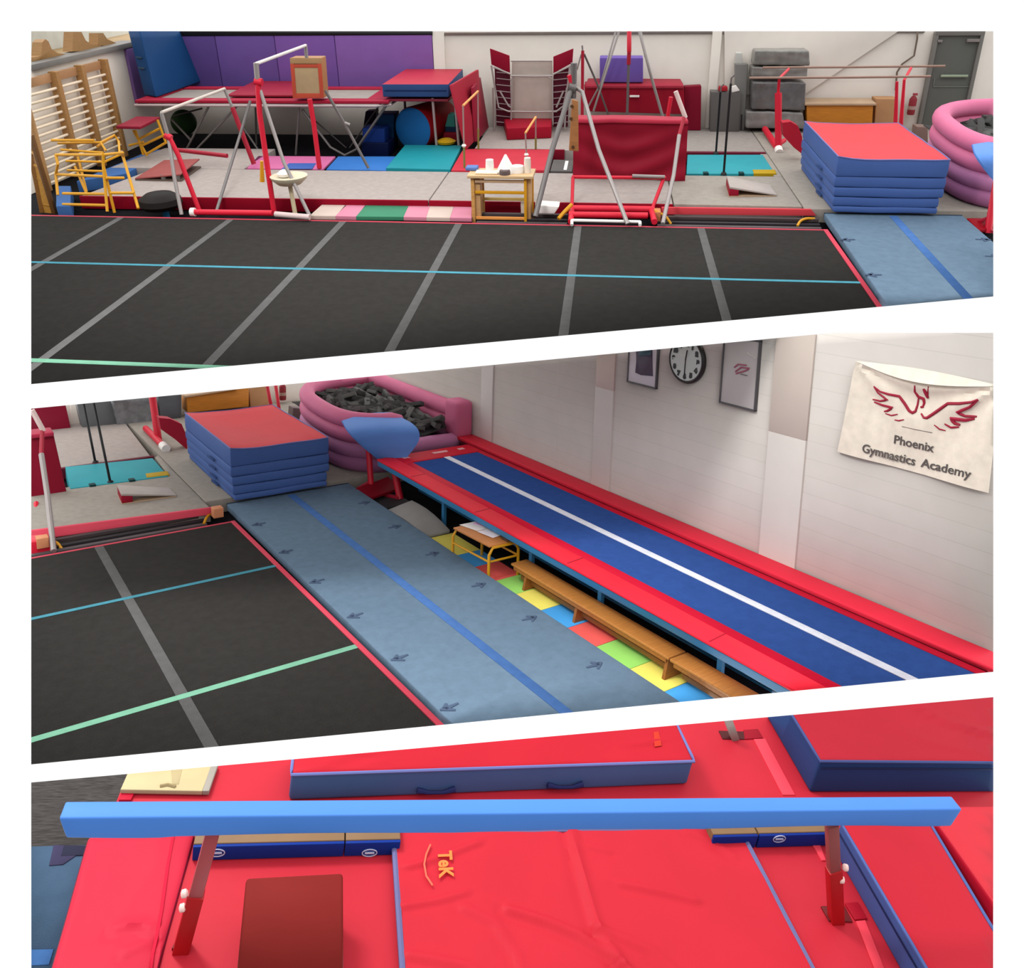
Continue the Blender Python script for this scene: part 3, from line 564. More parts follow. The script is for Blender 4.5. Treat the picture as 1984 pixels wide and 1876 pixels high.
# springboard left with red top
q = [A.z(262, 350, .1), A.z(352, 352, .1), A.z(390, 325, .1), A.z(320, 322, .1)]
t = thing('springboard', 'springboard with dull red curved top under the low bar', 'springboard', q[0])
part('top_board', MB().rbox([q[0]+V((0, 0, .02)), q[1]+V((0, 0, .12)), q[2]+V((0, 0, .16)), q[3]+V((0, 0, .1))], [q[0]+V((0, 0, .05)), q[1]+V((0, 0, .15)), q[2]+V((0, 0, .19)), q[3]+V((0, 0, .13))], r=.01, n=(4, 1, 1)), vinyl('b4605c'), t)
part('base_board', MB().rbox(q, [p+V((0, 0, .03)) for p in q], r=.005), wood('6a5a50'), t)
p = lerp(q[0], q[1], .6); part('spring', MB().tube([p+V((0, .05, .02)), p+V((0, .05, .11))], .05, 10), M_steeld, t); p = lerp(q[0], q[1], .9); part('spring', MB().tube([p+V((0, .05, .02)), p+V((0, .05, .13))], .05, 10), M_steeld, t)
# black mushroom trainer
t = thing('mushroom_trainer', 'black domed mushroom trainer on a blue foot', 'trainer', A.z(315, 412, -.1)); c = A.y(310, 388, .5)
part('dome', MB().lathe(c, [(.30, -.14), (.38, -.06), (.36, .04), (.24, .12), (.02, .15)], 24), vinyl('2a2624'), t)
part('foot', MB().tube([c+V((.05, 0, -.1)), c+V((.07, 0, -.42))], .06, 10), vinyl('2a88b8'), t); part('base_disc', MB().lathe(c+V((.1, 0, -.47)), [(.35, 0), (.36, .02), (.34, .04)], 20), vinyl('6a88b0'), t)
# yellow bar rig: stools
def frame(lab, P, joins, Y, rr, m=M_yel, grp=None, name='tubular_frame', cat='frame'):
    t = thing(name, lab, cat, A.y(*P[0][:2], Y if len(P[0]) < 3 else P[0][2]), grp); pt = [A.y(p[0], p[1], p[2] if len(p) > 2 else Y) for p in P]
    for j in joins: part('tube', MB().tube([pt[k] for k in j], rr, 8), m, t)
    return t, pt
frame('yellow tubular frame nearest the camera below the wall bars, of the stacked pair', [(208, 410, -.0), (200, 320, .3), (190, 308, 1.4), (222, 412, .2), (268, 404, .1), (238, 302, .9), (238, 296, .7), (200, 300, .3), (108, 300, .6), (100, 272, 1.5), (182, 272, 1.5), (108, 338, .6), (200, 342, .3), (122, 375, .4), (205, 376, .2), (122, 396, .3), (208, 398, .1), (112, 318, .5), (112, 378, .4), (240, 345, .5), (205, 345, .2), (260, 374, .2), (214, 374, .1)],
      [(0, 1, 7), (3, 1), (4, 5), (7, 6, 5), (8, 7), (11, 12), (13, 14), (15, 16), (9, 10), (8, 17, 11, 18), (19, 20), (21, 22)], 0, .026, grp='stacked yellow frames by the wall bars')
frame('yellow tubular frame further from the camera, of the stacked pair', [(112, 278, 1.6), (195, 276, 1.6), (205, 292, 1.5), (230, 274, 2.0), (222, 262, 2.2), (188, 284, 1.6), (118, 290, 1.4), (200, 296, 1.4), (128, 312, 1.2), (202, 314, 1.2), (130, 330, 1.0), (200, 332, 1.0), (145, 322, 1.2), (178, 400, .9), (172, 398, .9), (232, 300, 1.4), (150, 300, 1.5), (168, 372, 1.2)],
      [(0, 1, 2), (1, 4, 3), (5, 4), (6, 7), (8, 9), (10, 11), (12, 13), (3, 15, 9), (16, 17)], 0, .022, grp='stacked yellow frames by the wall bars')
# yellow stool with red top
q = [A.z(225, 247, .85), A.z(272, 248, .85), A.z(310, 229, .85), A.z(265, 228, .85)]
t = thing('bar_stool', 'low yellow-framed table with dark red top at the left of the trampoline', 'stool', A.y(290, 300, 4.0))
part('seat', MB().slab([(p.x, p.y) for p in q], .82, .88, r=.015), vinyl('a82a40'), t)
for P in ([(258, 252), (285, 302)], [(262, 252), (278, 300)], [(305, 232), (322, 278)], [(285, 298), (322, 276)], [(268, 270), (312, 248)], [(275, 282), (318, 262)], [(250, 282), (278, 275)]):
    part('leg', MB().tube(Q(P, 3.9), .026, 8), M_yel, t)
# trestle table in the middle
tb = thing('trestle_table', 'pale wooden trestle table with yellow frame holding chalk and tape', 'table', A.z(970, 428, -.1))
Ta = .4; tb_t = [A.y(908, 342, Ta), A.y(1031, 344, Ta)]; zt0 = (tb_t[0].z+tb_t[1].z)/2
xa, xb = tb_t[0].x, tb_t[1].x
part('table_top', MB().box(xa-.02, xb+.02, Ta-.05, Ta+.48, zt0-.02, zt0+.03, r=.008), wood('e6c090'), tb)
for x, w, lb in ((xa+.03, .17, 0), (xb-.14, .13, 1)):
    part('leg_panel', MB().box(x, x+w*.35, Ta, Ta+.06, -.14, zt0-.02).box(x+w*.65, x+w, Ta+.36, Ta+.42, -.14, zt0-.02), wood('e0a860') if not lb else M_yel, tb)
    part('side_board', MB().box(x+.01, x+w-.02, Ta+.05, Ta+.36, zt0-.75, zt0-.05, r=.005), wood('dcae78'), tb)
for dz, m_, y_ in ((.08, wood('e0b890'), 0), (.27, M_yel, 0), (.47, wood('e0c070'), .3), (.72, mat('f0a050', k=.85), 0)):
    part('rail', MB().bar((xa+.1, Ta+.02+y_, zt0-dz), (xb-.1, Ta+.02+y_, zt0-dz), .03, .05), m_, tb)
def lump(lab, px, py, rx, h, m, name, cat, Y=.6, grp=None, kind='lathe'):
    c = A.y(px, py, Y); c.z = zt0+.031; rx *= 1.15; h *= 1.25
    if kind == 'lathe': mb = MB().lathe(c, [(rx, 0), (rx*1.05, h*.5), (rx*.95, h), (rx*.5, h)], 14)
    elif kind == 'cone': mb = MB().lathe(c, [(rx, 0), (rx*.8, h*.3), (rx*.3, h*.8), (rx*.1, h)], 10)
    else: mb = MB().box(c.x-rx, c.x+rx, c.y-.1, c.y+.1, c.z, c.z+h, r=.02)
    solo(name, mb, m, label=lab, cat=cat, group=grp)
lump('white beaker standing on the trestle table, left of the crumpled bag', 949, 330, .06, .17, M_white2, 'tape_roll', 'beaker')
lump('white crumpled plastic bag with pointed top on the trestle table', 980, 332, .14, .24, M_white2, 'plastic_bag', 'bag', kind='cone')
lump('white bottle at the right end of the trestle table', 1022, 330, .05, .2, mat('e8dccc', k=.95), 'bottle', 'bottle')
lump('white tub right of the plastic bag on the trestle table', 1002, 334, .10, .09, M_white2, 'tub', 'tub')
lump('dark grey wrist support lying before the plastic bag on the table', 978, 338, .08, .06, mat('6a5856', k=.8), 'wrist_support', 'strap', Y=.45)
lump('flat white tray on the left half of the trestle table', 944, 338, .17, .03, mat('efe0c8', k=.95), 'tray', 'tray', kind='b', Y=.52)
lump('blue and white packet on the left corner of the trestle table', 915, 334, .09, .05, mat('5a78b8', k=.85), 'packet', 'packet', kind='b', Y=.75)
# white things on the floor right of the table
def cubeo(lab, P, Y, dep, m, name, cat, r=.02): cube(lab, P, Y, dep, m, name=name, cat=cat, r=r)
cubeo('white plastic bucket behind the right leg of the trestle table', [(1010, 425), (1030, 426), (1030, 392), (1008, 392)], .62, .25, mat('e0d4c4', k=.9), 'bucket', 'bucket', r=.03)
cubeo('white box with a dark hole on the floor by the grey strut', [(1042, 425), (1074, 426), (1084, 400), (1036, 397)], .3, .3, M_white2, 'white_box', 'box')
cubeo('small cream block leaning on the white box', [(1036, 406), (1046, 406), (1046, 392), (1037, 392)], .55, .1, M_white2, 'chalk_block', 'chalk')
yellow_hose('yellow strap hanging beside the white box, left of the red base, upper view', [A.y(1108, 396, .5), A.y(1092, 412, .4), A.y(1082, 424, .3)], .035)
yellow_hose('yellow strap loop at the foot of the right grey strut, upper view', [A.y(1268, 408, .5), A.y(1290, 418, .45), A.y(1300, 434, .4)])
yellow_hose('yellow strap loop at the right end of the dark underframe, upper view', [A.y(1545, 438, .4), A.y(1550, 428, .5), A.y(1562, 423, .55), A.y(1578, 424, .6)])
solo('junction_block', MB().box(A.y(1262, 408, .6).x, A.y(1280, 408, .6).x, .45, .7, -.05, .12, r=.01), mat('d88a5a', k=.8), label='small orange-brown block at the left end of the bright red edge pad', cat='block')
# ---------------- rig C : bar with hanging red mat
rc = thing('high_bar_stand', 'grey tripod bar stand left of the draped red mat', 'gymnastics bar', A.z(1120, 415, 0.))
for P, r, m in (([(1108, 168, 1.3), (1070, 290, .7), (1037, 420, .0)], .045, M_steeld), ([(1112, 168, 1.3), (1128, 178, 1.3), (1160, 290, .7), (1216, 434, -.1)], .036, M_chr),
                ([(1112, 122, 1.3), (1110, 190, 1.3)], .055, M_steeld), ([(1104, 145, 1.3), (1112, 172, 1.3)], .05, M_redp)):
    tubes('strut', rc, P, r, m)
tubes('clamp', rc, [(1102, 168, 1.3), (1116, 172, 1.3)], .09, M_steeld, 12)
# wooden board hanging
q = Q([(1102, 292), (1121, 294), (1120, 196), (1108, 192)], 1.9)
t = thing('hanging_board', 'tan wooden board with dark knots hanging from the bar stand', 'board', q[0]); part('board', MB().rbox([q[0], q[1], q[1]+V((0, .05, 0)), q[0]+V((0, .05, 0))], [q[3], q[2], q[2]+V((0, .05, 0)), q[3]+V((0, .05, 0))], r=.02, n=(2, 1, 5)), wood('b87d4c'), t)
for px, py in ((1108, 206), (1110, 285), (1106, 230)):
    p = A.y(px, py, 1.89); part('knot', MB().lathe(p, [(.03, 0), (.028, .02)], 8, (0, -1, 0)), mat('5a3a1c', k=.8), t)
# draped red mat
q = Q([(1110, 342), (1327, 350), (1333, 236), (1112, 232)], 2.6)
def drape(u, v):
    P = lerp(lerp(q[0], q[1], u), lerp(q[3], q[2], u), v)
    fold = .045*math.sin((v-1.1*abs(u-.45)**1.5)*15)*min(1, 2.2*(1-v)+.1)*(1-abs(u-.5))
    return P+V((0, -.04-fold, 0))
dm = thing('draped_mat', 'large crimson mat draped over a bar in folds, upper view', 'mat', (q[0]+q[1])/2)
part('mat_cover', MB().sheet(drape, 20, 26, (0, .05, 0)), vinyl('ac2038'), dm)
qb = [V((p.x, p.y, p.z)) for p in (q[3], q[2])]
part('top_fold', MB().rbox([qb[0]+V((0, -.1, -.04)), qb[1]+V((0, -.1, -.04)), qb[1]+V((0, .3, -.04)), qb[0]+V((0, .3, -.04))], [qb[0]+V((0, -.08, .04)), qb[1]+V((0, -.08, .04)), qb[1]+V((0, .3, .04)), qb[0]+V((0, .3, .04))], r=.03, n=(6, 1, 1), fn=lambda u, v, w, P: P+V((0, 0, .02*noi(P, 3)))), vinyl('cf3a52'), dm)
bf = thing('floor_frame', 'red tubular base frame in front of the draped mat', 'frame', A.z(1190, 425, 0.))
for P, r in (([(1108, 343, 1.25), (1290, 345, 1.25)], .032), ([(1110, 344, 1.25), (1108, 404, .8)], .032), ([(1286, 346, 1.25), (1264, 404, .8)], .032), ([(1102, 416, .3), (1255, 418, .3)], .055), ([(1104, 404, .7), (1268, 406, .7)], .06), ([(1108, 404, .7), (1106, 430, 0.)], .05), ([(1262, 406, .7), (1268, 430, 0.)], .05)):
    tubes('frame_tube', bf, P, r, M_redp)
part('crossbar', MB().tube([A.y(1225, 341, 1.2), A.y(1288, 343, 1.2)], .032, 8), M_steel, bf, label='bare grey end of the bar')
wf = thing('floor_frame', 'flat white rectangular frame lying in front of the red base', 'frame', A.z(1170, 432, 0.))
for P in ([(1108, 427, 0.), (1240, 430, 0.)], [(1108, 427, 0.), (1108, 436, -.12)], [(1240, 430, 0.), (1240, 436, -.12)]): tubes('bar', wf, P, .026, M_white2)
rd = thing('high_bar_stand', 'white and red bar stand at the right end of the draped mat', 'gymnastics bar', A.z(1290, 430, 0.))
for P, r, m in (([(1309, 177, 2.0), (1328, 228, 2.0)], .04, mat('e6ccc4', k=.9)), ([(1326, 226, 2.0), (1316, 262, 1.8)], .034, M_redd), ([(1316, 262, 1.8), (1305, 340, 1.2), (1284, 434, -.05)], .036, M_chr), ([(1300, 188, 3.5), (1294, 225, 3.5)], .04, M_redp)):
    tubes('post', rd, P, r, m)
# thin red post and far ring stand (rig D)
tq = thing('ring_stand', 'slim red post with steel stays between trampette and purple block', 'stand', A.z(1135, 225, .1))
for P, r, m in (([(1128, 88, 6.), (1129, 100, 6.)], .02, M_steel), ([(1129, 98, 6.), (1128, 230, 6.)], .035, M_redd), ([(1132, 105, 6.), (1158, 165, 6.4), (1180, 226, 6.8)], .022, M_steeld), ([(1126, 105, 6.), (1118, 135, 6.)], .016, M_steel)): tubes('pole', tq, P, r, m)
rg = thing('ring_stand', 'tall ring stand with red telescopic post before the purple block', 'stand', A.z(1217, 225, .1))
for P, r, m in (([(1219, 50, 6.3), (1219, 100, 6.3)], .05, M_redp), ([(1219, 100, 6.3), (1218, 125, 6.3)], .045, M_redd), ([(1218, 122, 6.3), (1215, 226, 6.3)], .03, M_steeld), ([(1203, 50, 6.3), (1150, 215, 6.5)], .024, M_steel), ([(1196, 50, 6.5), (1165, 160, 6.7), (1135, 216, 6.8)], .022, M_steel),
                ([(1236, 50, 6.3), (1262, 150, 6.3), (1284, 226, 6.3)], .032, M_steel), ([(1240, 50, 6.4), (1250, 110, 6.5)], .022, M_steel)): tubes('pole', rg, P, r, m)
# purple block and crimson mats behind
cube('crimson block of folded mats standing under the purple block', [(1134, 216), (1327, 222), (1325, 165), (1132, 164)], 6.9, .5, vinyl('b01c34'), name='mat_block', cat='mat')
q = Q([(1134, 167), (1325, 167), (1322, 150), (1138, 149)], 6.9)
solo('mat_cover_sheet', MB().rbox([q[0]+V((0, -.04, -.05)), q[1]+V((0, -.04, -.05)), q[1]+V((0, .5, -.05)), q[0]+V((0, .5, -.05))], [q[0]+V((0, -.04, .02)), q[1]+V((0, -.04, .02)), q[2]+V((0, .5, -.1)), q[3]+V((0, .5, -.1))], r=.02, n=(4, 1, 1)), vinyl('c23a4e'), label='faded red sheet over the crimson block of mats', cat='mat')
cube('purple foam block standing on the crimson mats, back wall', [(1162, 160), (1246, 160), (1246, 112), (1162, 112)], 7.0, .45, vinyl('7058a8', k=1.1), name='purple_block', cat='foam block')
cube('dark crimson mat standing upright left of the white pillar, upper view', [(1324, 252), (1358, 250), (1359, 166), (1326, 168)], 7.2, .25, vinyl('9c1c38'), name='standing_mat', cat='mat')
p = A.y(1220, 186, 6.88); t_ = solo('white_strip', MB().box(p.x, p.x+.22, 6.82, 6.88, p.z-.02, p.z+.02), M_white2, label='short white strip on the front of the crimson mats', cat='strip')
# grey filing units etc. by the pillar
cube('dark grey steel cabinet standing left of the wrapped mats, upper view', [(1376, 250), (1432, 250), (1436, 180), (1378, 178)], 7.1, .35, paint('6a6664'), name='cabinet', cat='cabinet', r=.01)
cube('small red bag on top of the dark grey cabinet, upper view', [(1392, 177), (1410, 177), (1410, 168), (1394, 168)], 7.1, .2, vinyl('c8303c'), name='bag', cat='bag')
cube('white paper on the cabinet edge, upper view', [(1418, 180), (1434, 176), (1426, 165), (1416, 168)], 7.1, .05, M_white2, name='paper', cat='paper')
cube('tall grey folded trolley standing between cabinet and wrapped mats', [(1430, 232), (1444, 234), (1450, 124), (1424, 124)], 7.25, .2, paint('8b8a86'), name='trolley', cat='trolley')
cube('white bottle standing on the grey trolley by the back wall', [(1424, 124), (1440, 124), (1438, 102), (1426, 102)], 7.3, .15, mat('cfcfc8', k=.9), name='bottle', cat='bottle')
p0 = A.y(1437, 222, 6.9); solo('floor_pole', MB().tube([p0, A.y(1436, 252, 6.9)], .02, 8), M_black, label='short black post in front of the grey trolley', cat='post')
# plastic wrapped mats
wr = [((1460, 126), (1570, 128), (1568, 98), (1464, 98), '8a8882', 'topmost'), ((1456, 150), (1564, 152), (1566, 131), (1458, 130), '8f8c86', 'second from the top'), ((1456, 212), (1560, 215), (1562, 160), (1458, 158), '6f6d6c', 'third from the top, tallest'), ((1445, 249), (1560, 250), (1556, 218), (1446, 216), '8e8a86', 'at the bottom')]
for a_, b_, c_, d_, h, w_ in wr:
    q = Q([a_, b_, c_, d_], 7.0); k = V((0, .5, 0))
    solo('wrapped_mat', MB().rbox([q[0], q[1], q[1]+k, q[0]+k], [q[3], q[2], q[2]+k, q[3]+k], r=.04, n=(10, 2, 6), fn=lambda u, v, w, P: P+V((0, .03*noise.noise(V((P.x*2, P.z*9, 2.))), .015*noise.noise(V((P.x*5, P.z*5, 5.)))))), mat(h, rough=.25, k=.75, var=.2, scale=6., spec=.5, bump=.5, bscale=9.), label='plastic-wrapped grey bundle, %s of the pile by the back wall' % w_, cat='wrapped mat', group='wrapped grey bundles by the back wall')
# black thin posts in the turquoise mat
for px, pt, lab in ((1387, (1396, 170), 'thin black post at the back edge of the turquoise mat, upper view'), (1402, (1416, 152), 'thin black post at the front edge of the turquoise mat, upper view')):
    b_ = A.z(px, 298 if px < 1395 else 338, .1); tp_ = A.y(pt[0], 178 if px < 1395 else 162, b_.y)
    t = thing('black_stand', lab, 'post', b_, 'thin black posts by the turquoise mat'); part('pole', MB().tube([b_, tp_], .022, 8), M_black, t); part('foot', MB().lathe(b_, [(.06, 0), (.05, .03), (.03, .05)], 10), M_black, t)
    part('hook', MB().tube([tp_, tp_+V((0, 0, .1)), tp_+V((.05, 0, .15))], .016, 6), M_steeld, t)
# parallel bars
pb = thing('parallel_bars', 'wooden parallel bars on red uprights before the mat stack, upper view', 'parallel bars', A.z(1510, 290, .1))
tubes('rail', pb, [(1478, 131, 6.6), (1652, 130, 6.6), (1831, 128, 6.6)], .024, wood('b09080')); tubes('rail', pb, [(1452, 151, 5.4), (1640, 150, 5.4), (1803, 148, 5.4)], .024, wood('b09080'))
for P in ([(1528, 134, 6.2), (1510, 152, 5.4), (1508, 175, 5.5), (1508, 288, 5.3)], [(1738, 158, 5.6), (1735, 240, 5.6)], [(1765, 132, 6.4), (1752, 155, 6.0), (1745, 250, 6.0)]):
    n_ = len(P); tubes('upright', pb, P, [.03]*(n_-1)+[.07 if P[0][0] < 1600 else .045], M_redp)
tubes('upright', pb, [(1508, 180, 5.45), (1508, 285, 5.3)], .075, M_redp)
tubes('base_beam', pb, [(1482, 250, 6.9), (1510, 294, 5.1)], .07, M_redp); tubes('end_cap', pb, [(1508, 288, 5.15), (1510, 296, 5.0)], .085, M_white2)
tubes('base_beam', pb, [(1508, 280, 5.3), (1520, 272, 5.5)], .05, M_redp)
# crimson curved wedge between bars and stack
q = [A.z(1518, 278, .1), A.z(1552, 300, .1), A.z(1560, 262, .1), A.z(1522, 250, .1)]
solo('standing_mat', MB().prism([A.y(x, y, 4.3) for x, y in ((1516, 238), (1532, 236), (1546, 244), (1554, 264), (1556, 300), (1538, 286), (1518, 264))], (0, .25, 0)), vinyl('d82c40'), label='bright red mat end standing behind the left side of the mat stack, upper view', cat='mat')
# orange cabinet, cardboard
def cabin(P, Y, where):
    q = [g.y(*p, Y) for p in P]; t = thing('wooden_cabinet', 'low orange wooden cabinet with pale top against the back wall%s' % where, 'cabinet', q[0]); k = V((0, .5, 0))
    part('body', MB().rbox([q[0], q[1], q[1]+k, q[0]+k], [q[3], q[2], q[2]+k, q[3]+k], r=.01), wood('d88a30'), t)
    part('worktop', MB().rbox([q[3]+V((-.05, -.05, 0)), q[2]+V((.05, -.05, 0)), q[2]+k+V((.05, 0, 0)), q[3]+k+V((-.05, 0, 0))], [q[3]+V((-.05, -.05, .05)), q[2]+V((.05, -.05, .05)), q[2]+k+V((.05, 0, .08)), q[3]+k+V((-.05, 0, .08))], r=.01), mat('c8a98a', k=.8), t)
cabin([(1564, 240), (1690, 240), (1692, 204), (1563, 204)], 7.0, ', upper view')
cube('cardboard box standing right of the orange cabinet, upper view', [(1696, 242), (1736, 242), (1740, 192), (1698, 192)], 7.1, .4, mat('c49468', k=.8, rough=.9), name='cardboard_box', cat='box', r=.005)
# pipe on wall, extinguisher, door
p_ = MB().tube(Q([(1778, 50), (1777, 75), (1771, 108), (1748, 124), (1738, 140), (1735, 175)], 7.55), .022, 8); solo('wall_pipe', p_, mat('7a6a5c', k=.8), label='thin brown pipe bending down the back wall left of the door', cat='pipe')
def exting(P, Y, where, sc=1.):
    c = g.y(*P, Y); t = thing('fire_extinguisher', 'small red fire extinguisher on the back wall near the door%s' % where, 'fire extinguisher', c); r = .085*sc
    part('cylinder', MB().lathe(c, [(r*.9, 0), (r, .03), (r, .34*sc), (r*.6, .4*sc), (r*.3, .42*sc)], 14), vinyl('a84048'), t); part('handle', MB().box(c.x-.03, c.x+.07, c.y-.03, c.y+.02, c.z+.43*sc, c.z+.48*sc), mat('b04850', k=.8), t); part('label_band', MB().lathe(c+V((0, 0, .12)), [(r*1.02, 0), (r*1.02, .08)], 14), mat('b89a90', k=.8), t)
exting((1764, 222), 7.45, ', upper view')
dq = Q([(1779, 262), (1868, 262), (1904, 66), (1812, 66)], 7.6)
xa, xb = A.y(1812, 72, 7.6).x, A.y(1900, 72, 7.6).x; zt1 = A.y(1860, 68, 7.6).z
do = struct('door_1', MB().box(xa+.04, xb-.04, 7.55, 7.60, -.1, zt1, r=.005), paint('6a6c66', k=.8))
part('door_frame', MB().box(xa-.04, xa+.04, 7.5, 7.615, -.1, zt1).box(xb-.04, xb+.04, 7.5, 7.615, -.1, zt1).box(xa-.04, xb+.04, 7.5, 7.62, zt1, zt1+.09), paint('85827c'), do)
def dz(px, py): return A.y(px, py, 7.54)
a_, b_ = dz(1822, 147), dz(1874, 147); part('push_bar', MB().tube([a_+V((0, -.03, 0)), b_+V((0, -.03, 0))], .03, 8), mat('9aa890', k=.9), do, label='pale push bar')
a_, b_ = dz(1808, 168), dz(1882, 168); part('panel_rim', MB().bar(a_, b_, .02).bar(dz(1882, 168), dz(1886, 152), .02).bar(dz(1808, 168), dz(1811, 152), .02), paint('83877f'), do)
a_, b_ = dz(1872, 78), dz(1896, 78); part('door_closer', MB().box(a_.x, b_.x, 7.47, 7.55, a_.z-.03, a_.z+.03), M_steel, do)
a_ = dz(1818, 79); part('hinge_plate', MB().box(a_.x-.04, a_.x+.08, 7.5, 7.55, a_.z-.03, a_.z+.02), M_steel, do)
# small grey speaker-like block by the pit
cube('small brown-grey block on the floor between mat stack and pink pit, upper view', [(1774, 270), (1800, 272), (1798, 246), (1776, 245)], 5.9, .3, mat('8a7268', k=.8), name='small_block', cat='block')
springboard(', upper view', [(1412, 382), (1505, 381), (1492, 362), (1406, 360)])
ZS = [.1, .21, .37, .53, .71, 1.0]
INS = [(.06, -.0, .0), (.03, .0, .0), (.02, .04, -.01), (.0, .04, -.01), (.0, .03, -.02)]
mat_stack(', upper view', ZS, INS)
pit(', upper view', 60, 3)
vault(', upper view')
solo('edge_pad', MB().rbox([A.z(1872, 428, .02), A.z(1990, 428, .02), A.z(1990, 440, -.1), A.z(1895, 452, -.1)], [A.z(1872, 428, .02)+V((0, 0, .05)), A.z(1990, 428, .02)+V((0, 0, .05)), A.z(1990, 440, -.1)+V((0, 0, .05)), A.z(1895, 452, -.1)+V((0, 0, .05))], r=.01), vinyl('b01024'), label='dark red edge of the grey matting right of the runway, upper view', cat='edge pad')
# ================================================================== VIEW B (middle)
g = B
floor_area(B, -4.5, 5.1, -11.5, 7.9)
carpet('black sprung carpet floor with one grey seam strip, in the middle view', 2, -4.4, -11.2, 2.02, 4.70, 0)
runway('long blue-grey tumbling runway beside the black floor, in the middle view', .74, -11.2, [(500, 1020), (552, 1073), (612, 1130), (686, 1196), (772, 1277), (868, 1372), (706, 978), (765, 1024), (838, 1076), (928, 1136), (1026, 1200), (1152, 1290)])
XW = 5.05
M_block = mat('d2cbc4', rough=.8, k=.95, var=.025, spec=.1, kind='block')
struct('wall_right', MB().box(XW, XW+.2, -11.5, 7.7, -.15, 5.0, r=.002), M_block)
struct('wall_back', MB().box(-4.5, XW, 7.62, 7.8, -.15, 3.2, r=.002), M_white)
for (y0, y1, z1_, h) in ((-3.32, -2.88, 2.28, 'c9b8ae'), (-6.9, -6.33, 2.32, 'b9aca2')):
    struct('trim_pilaster', MB().box(XW-.03, XW+.01, y0, y1, z1_, 4.8, r=.004), mat(h, k=.95, rough=.9, var=.02))
    struct('trim_pilaster', MB().box(XW-.03, XW+.01, y0, y1, .5, z1_, r=.004), mat('d2ccc4', k=.97, rough=.9, var=.02))
struct('trim_pilaster', MB().box(XW-.03, XW+.01, .1, .5, .5, 3.2, r=.004), mat('d2ccc8', k=.97, rough=.9, var=.02))
gmat('grey floor mat under the small springboard, middle view', [(-3.6, B.z(62, 1028, .11).y+.02), (-.22, B.z(410, 984, .11).y+.02), (-.22, 2.95), (-3.6, 2.75)], M_grey2, red=False)
gmat('grey floor mat behind the turquoise mat, middle view', [(-4.2, B.z(118, 906, .1).y), (-.36, B.z(298, 882, .1).y), (-.22, 7.55), (-4.2, 7.55)], M_grey, red=False)
gmat('grey floor mat running under the mat stack and pink pit, middle view', [(-.2, .9), (5.0, .84), (5.0, 7.55), (-.2, 7.55)], M_grey2, red=False)
solo('edge_pad', MB().slab([B.z(116, 909, .11), B.z(298, 885, .11), B.z(298, 882, .11), B.z(116, 906, .11)], -.1, .112, r=.01), vinyl('7a2438'), label='dark maroon edge behind the turquoise mat, middle view', cat='edge pad')
solo('edge_pad', MB().rbox([B.z(50, 1050, .0), B.z(426, 995, .0), B.z(418, 983, .12), B.z(50, 1030, .12)], [B.z(50, 1050, .0)+V((0, .16, .0)), B.z(426, 995, .0)+V((0, .16, .0)), B.z(418, 983, .12)+V((0, .05, .0)), B.z(50, 1030, .12)+V((0, .05, .0))], r=.012), vinyl('f0566a', k=.85), label='bright red padded edge strip in front of the springboard mat, middle view', cat='edge pad')
plank_stack(', middle view', -3.0, -.35)
yellow_hose('yellow strap loop at the right end of the dark underframe, middle view', [B.y(395, 1015, .3), B.y(402, 998, .5), B.y(420, 993, .6), B.y(430, 1000, .6)])
yellow_hose('yellow strap loop behind the grey strut at the left edge, middle view', [B.y(100, 1048, .6), B.y(112, 1052, .5), B.y(122, 1068, .35)])
for P, lab in (((412, 985, 430, 992), 'small orange-brown block at the right end of the red edge pad, middle view'), ((70, 1040, 88, 1050), 'small orange-brown block at the left end of the red edge pad, middle view')):
    a_ = B.z(P[0], P[3], .1); solo('junction_block', MB().box(a_.x, a_.x+.16, a_.y-.06, a_.y+.1, .0, .16, r=.01), mat('dd9468', k=.8), label=lab, cat='block')
springboard(', middle view', [(236, 978), (342, 963), (328, 949), (228, 960)])
solo('floor_mat', MB().slab([(B.z(330, 926, .1).x, B.z(330, 926, .1).y), (-.215, 2.98), (-.215, B.z(298, 882, .1).y-.03), (B.z(300, 886, .1).x, B.z(300, 886, .1).y)], -.14, .098, r=.01), M_grey2, label='narrow grey mat strip at the right end of the turquoise mat, middle view', cat='mat')
turqR([(136, 948), (326, 924), (296, 889), (126, 906)], [(284, 927), (328, 922), (324, 915), (282, 920)], ', middle view')
for px, py, tx_, ty_, lab in ((185, 897, 160, 770, 'thin black post at the back edge of the turquoise mat, middle view'), (214, 936, 178, 762, 'thin black post at the front edge of the turquoise mat, middle view')):
    b_ = B.z(px, py, .1); tp_ = B.y(tx_, ty_, b_.y); t = thing('black_stand', lab, 'post', b_, 'thin black posts by the turquoise mat'); part('pole', MB().tube([b_, tp_], .022, 8), M_black, t); part('foot', MB().lathe(b_, [(.06, 0), (.05, .03), (.03, .05)], 10), M_black, t)
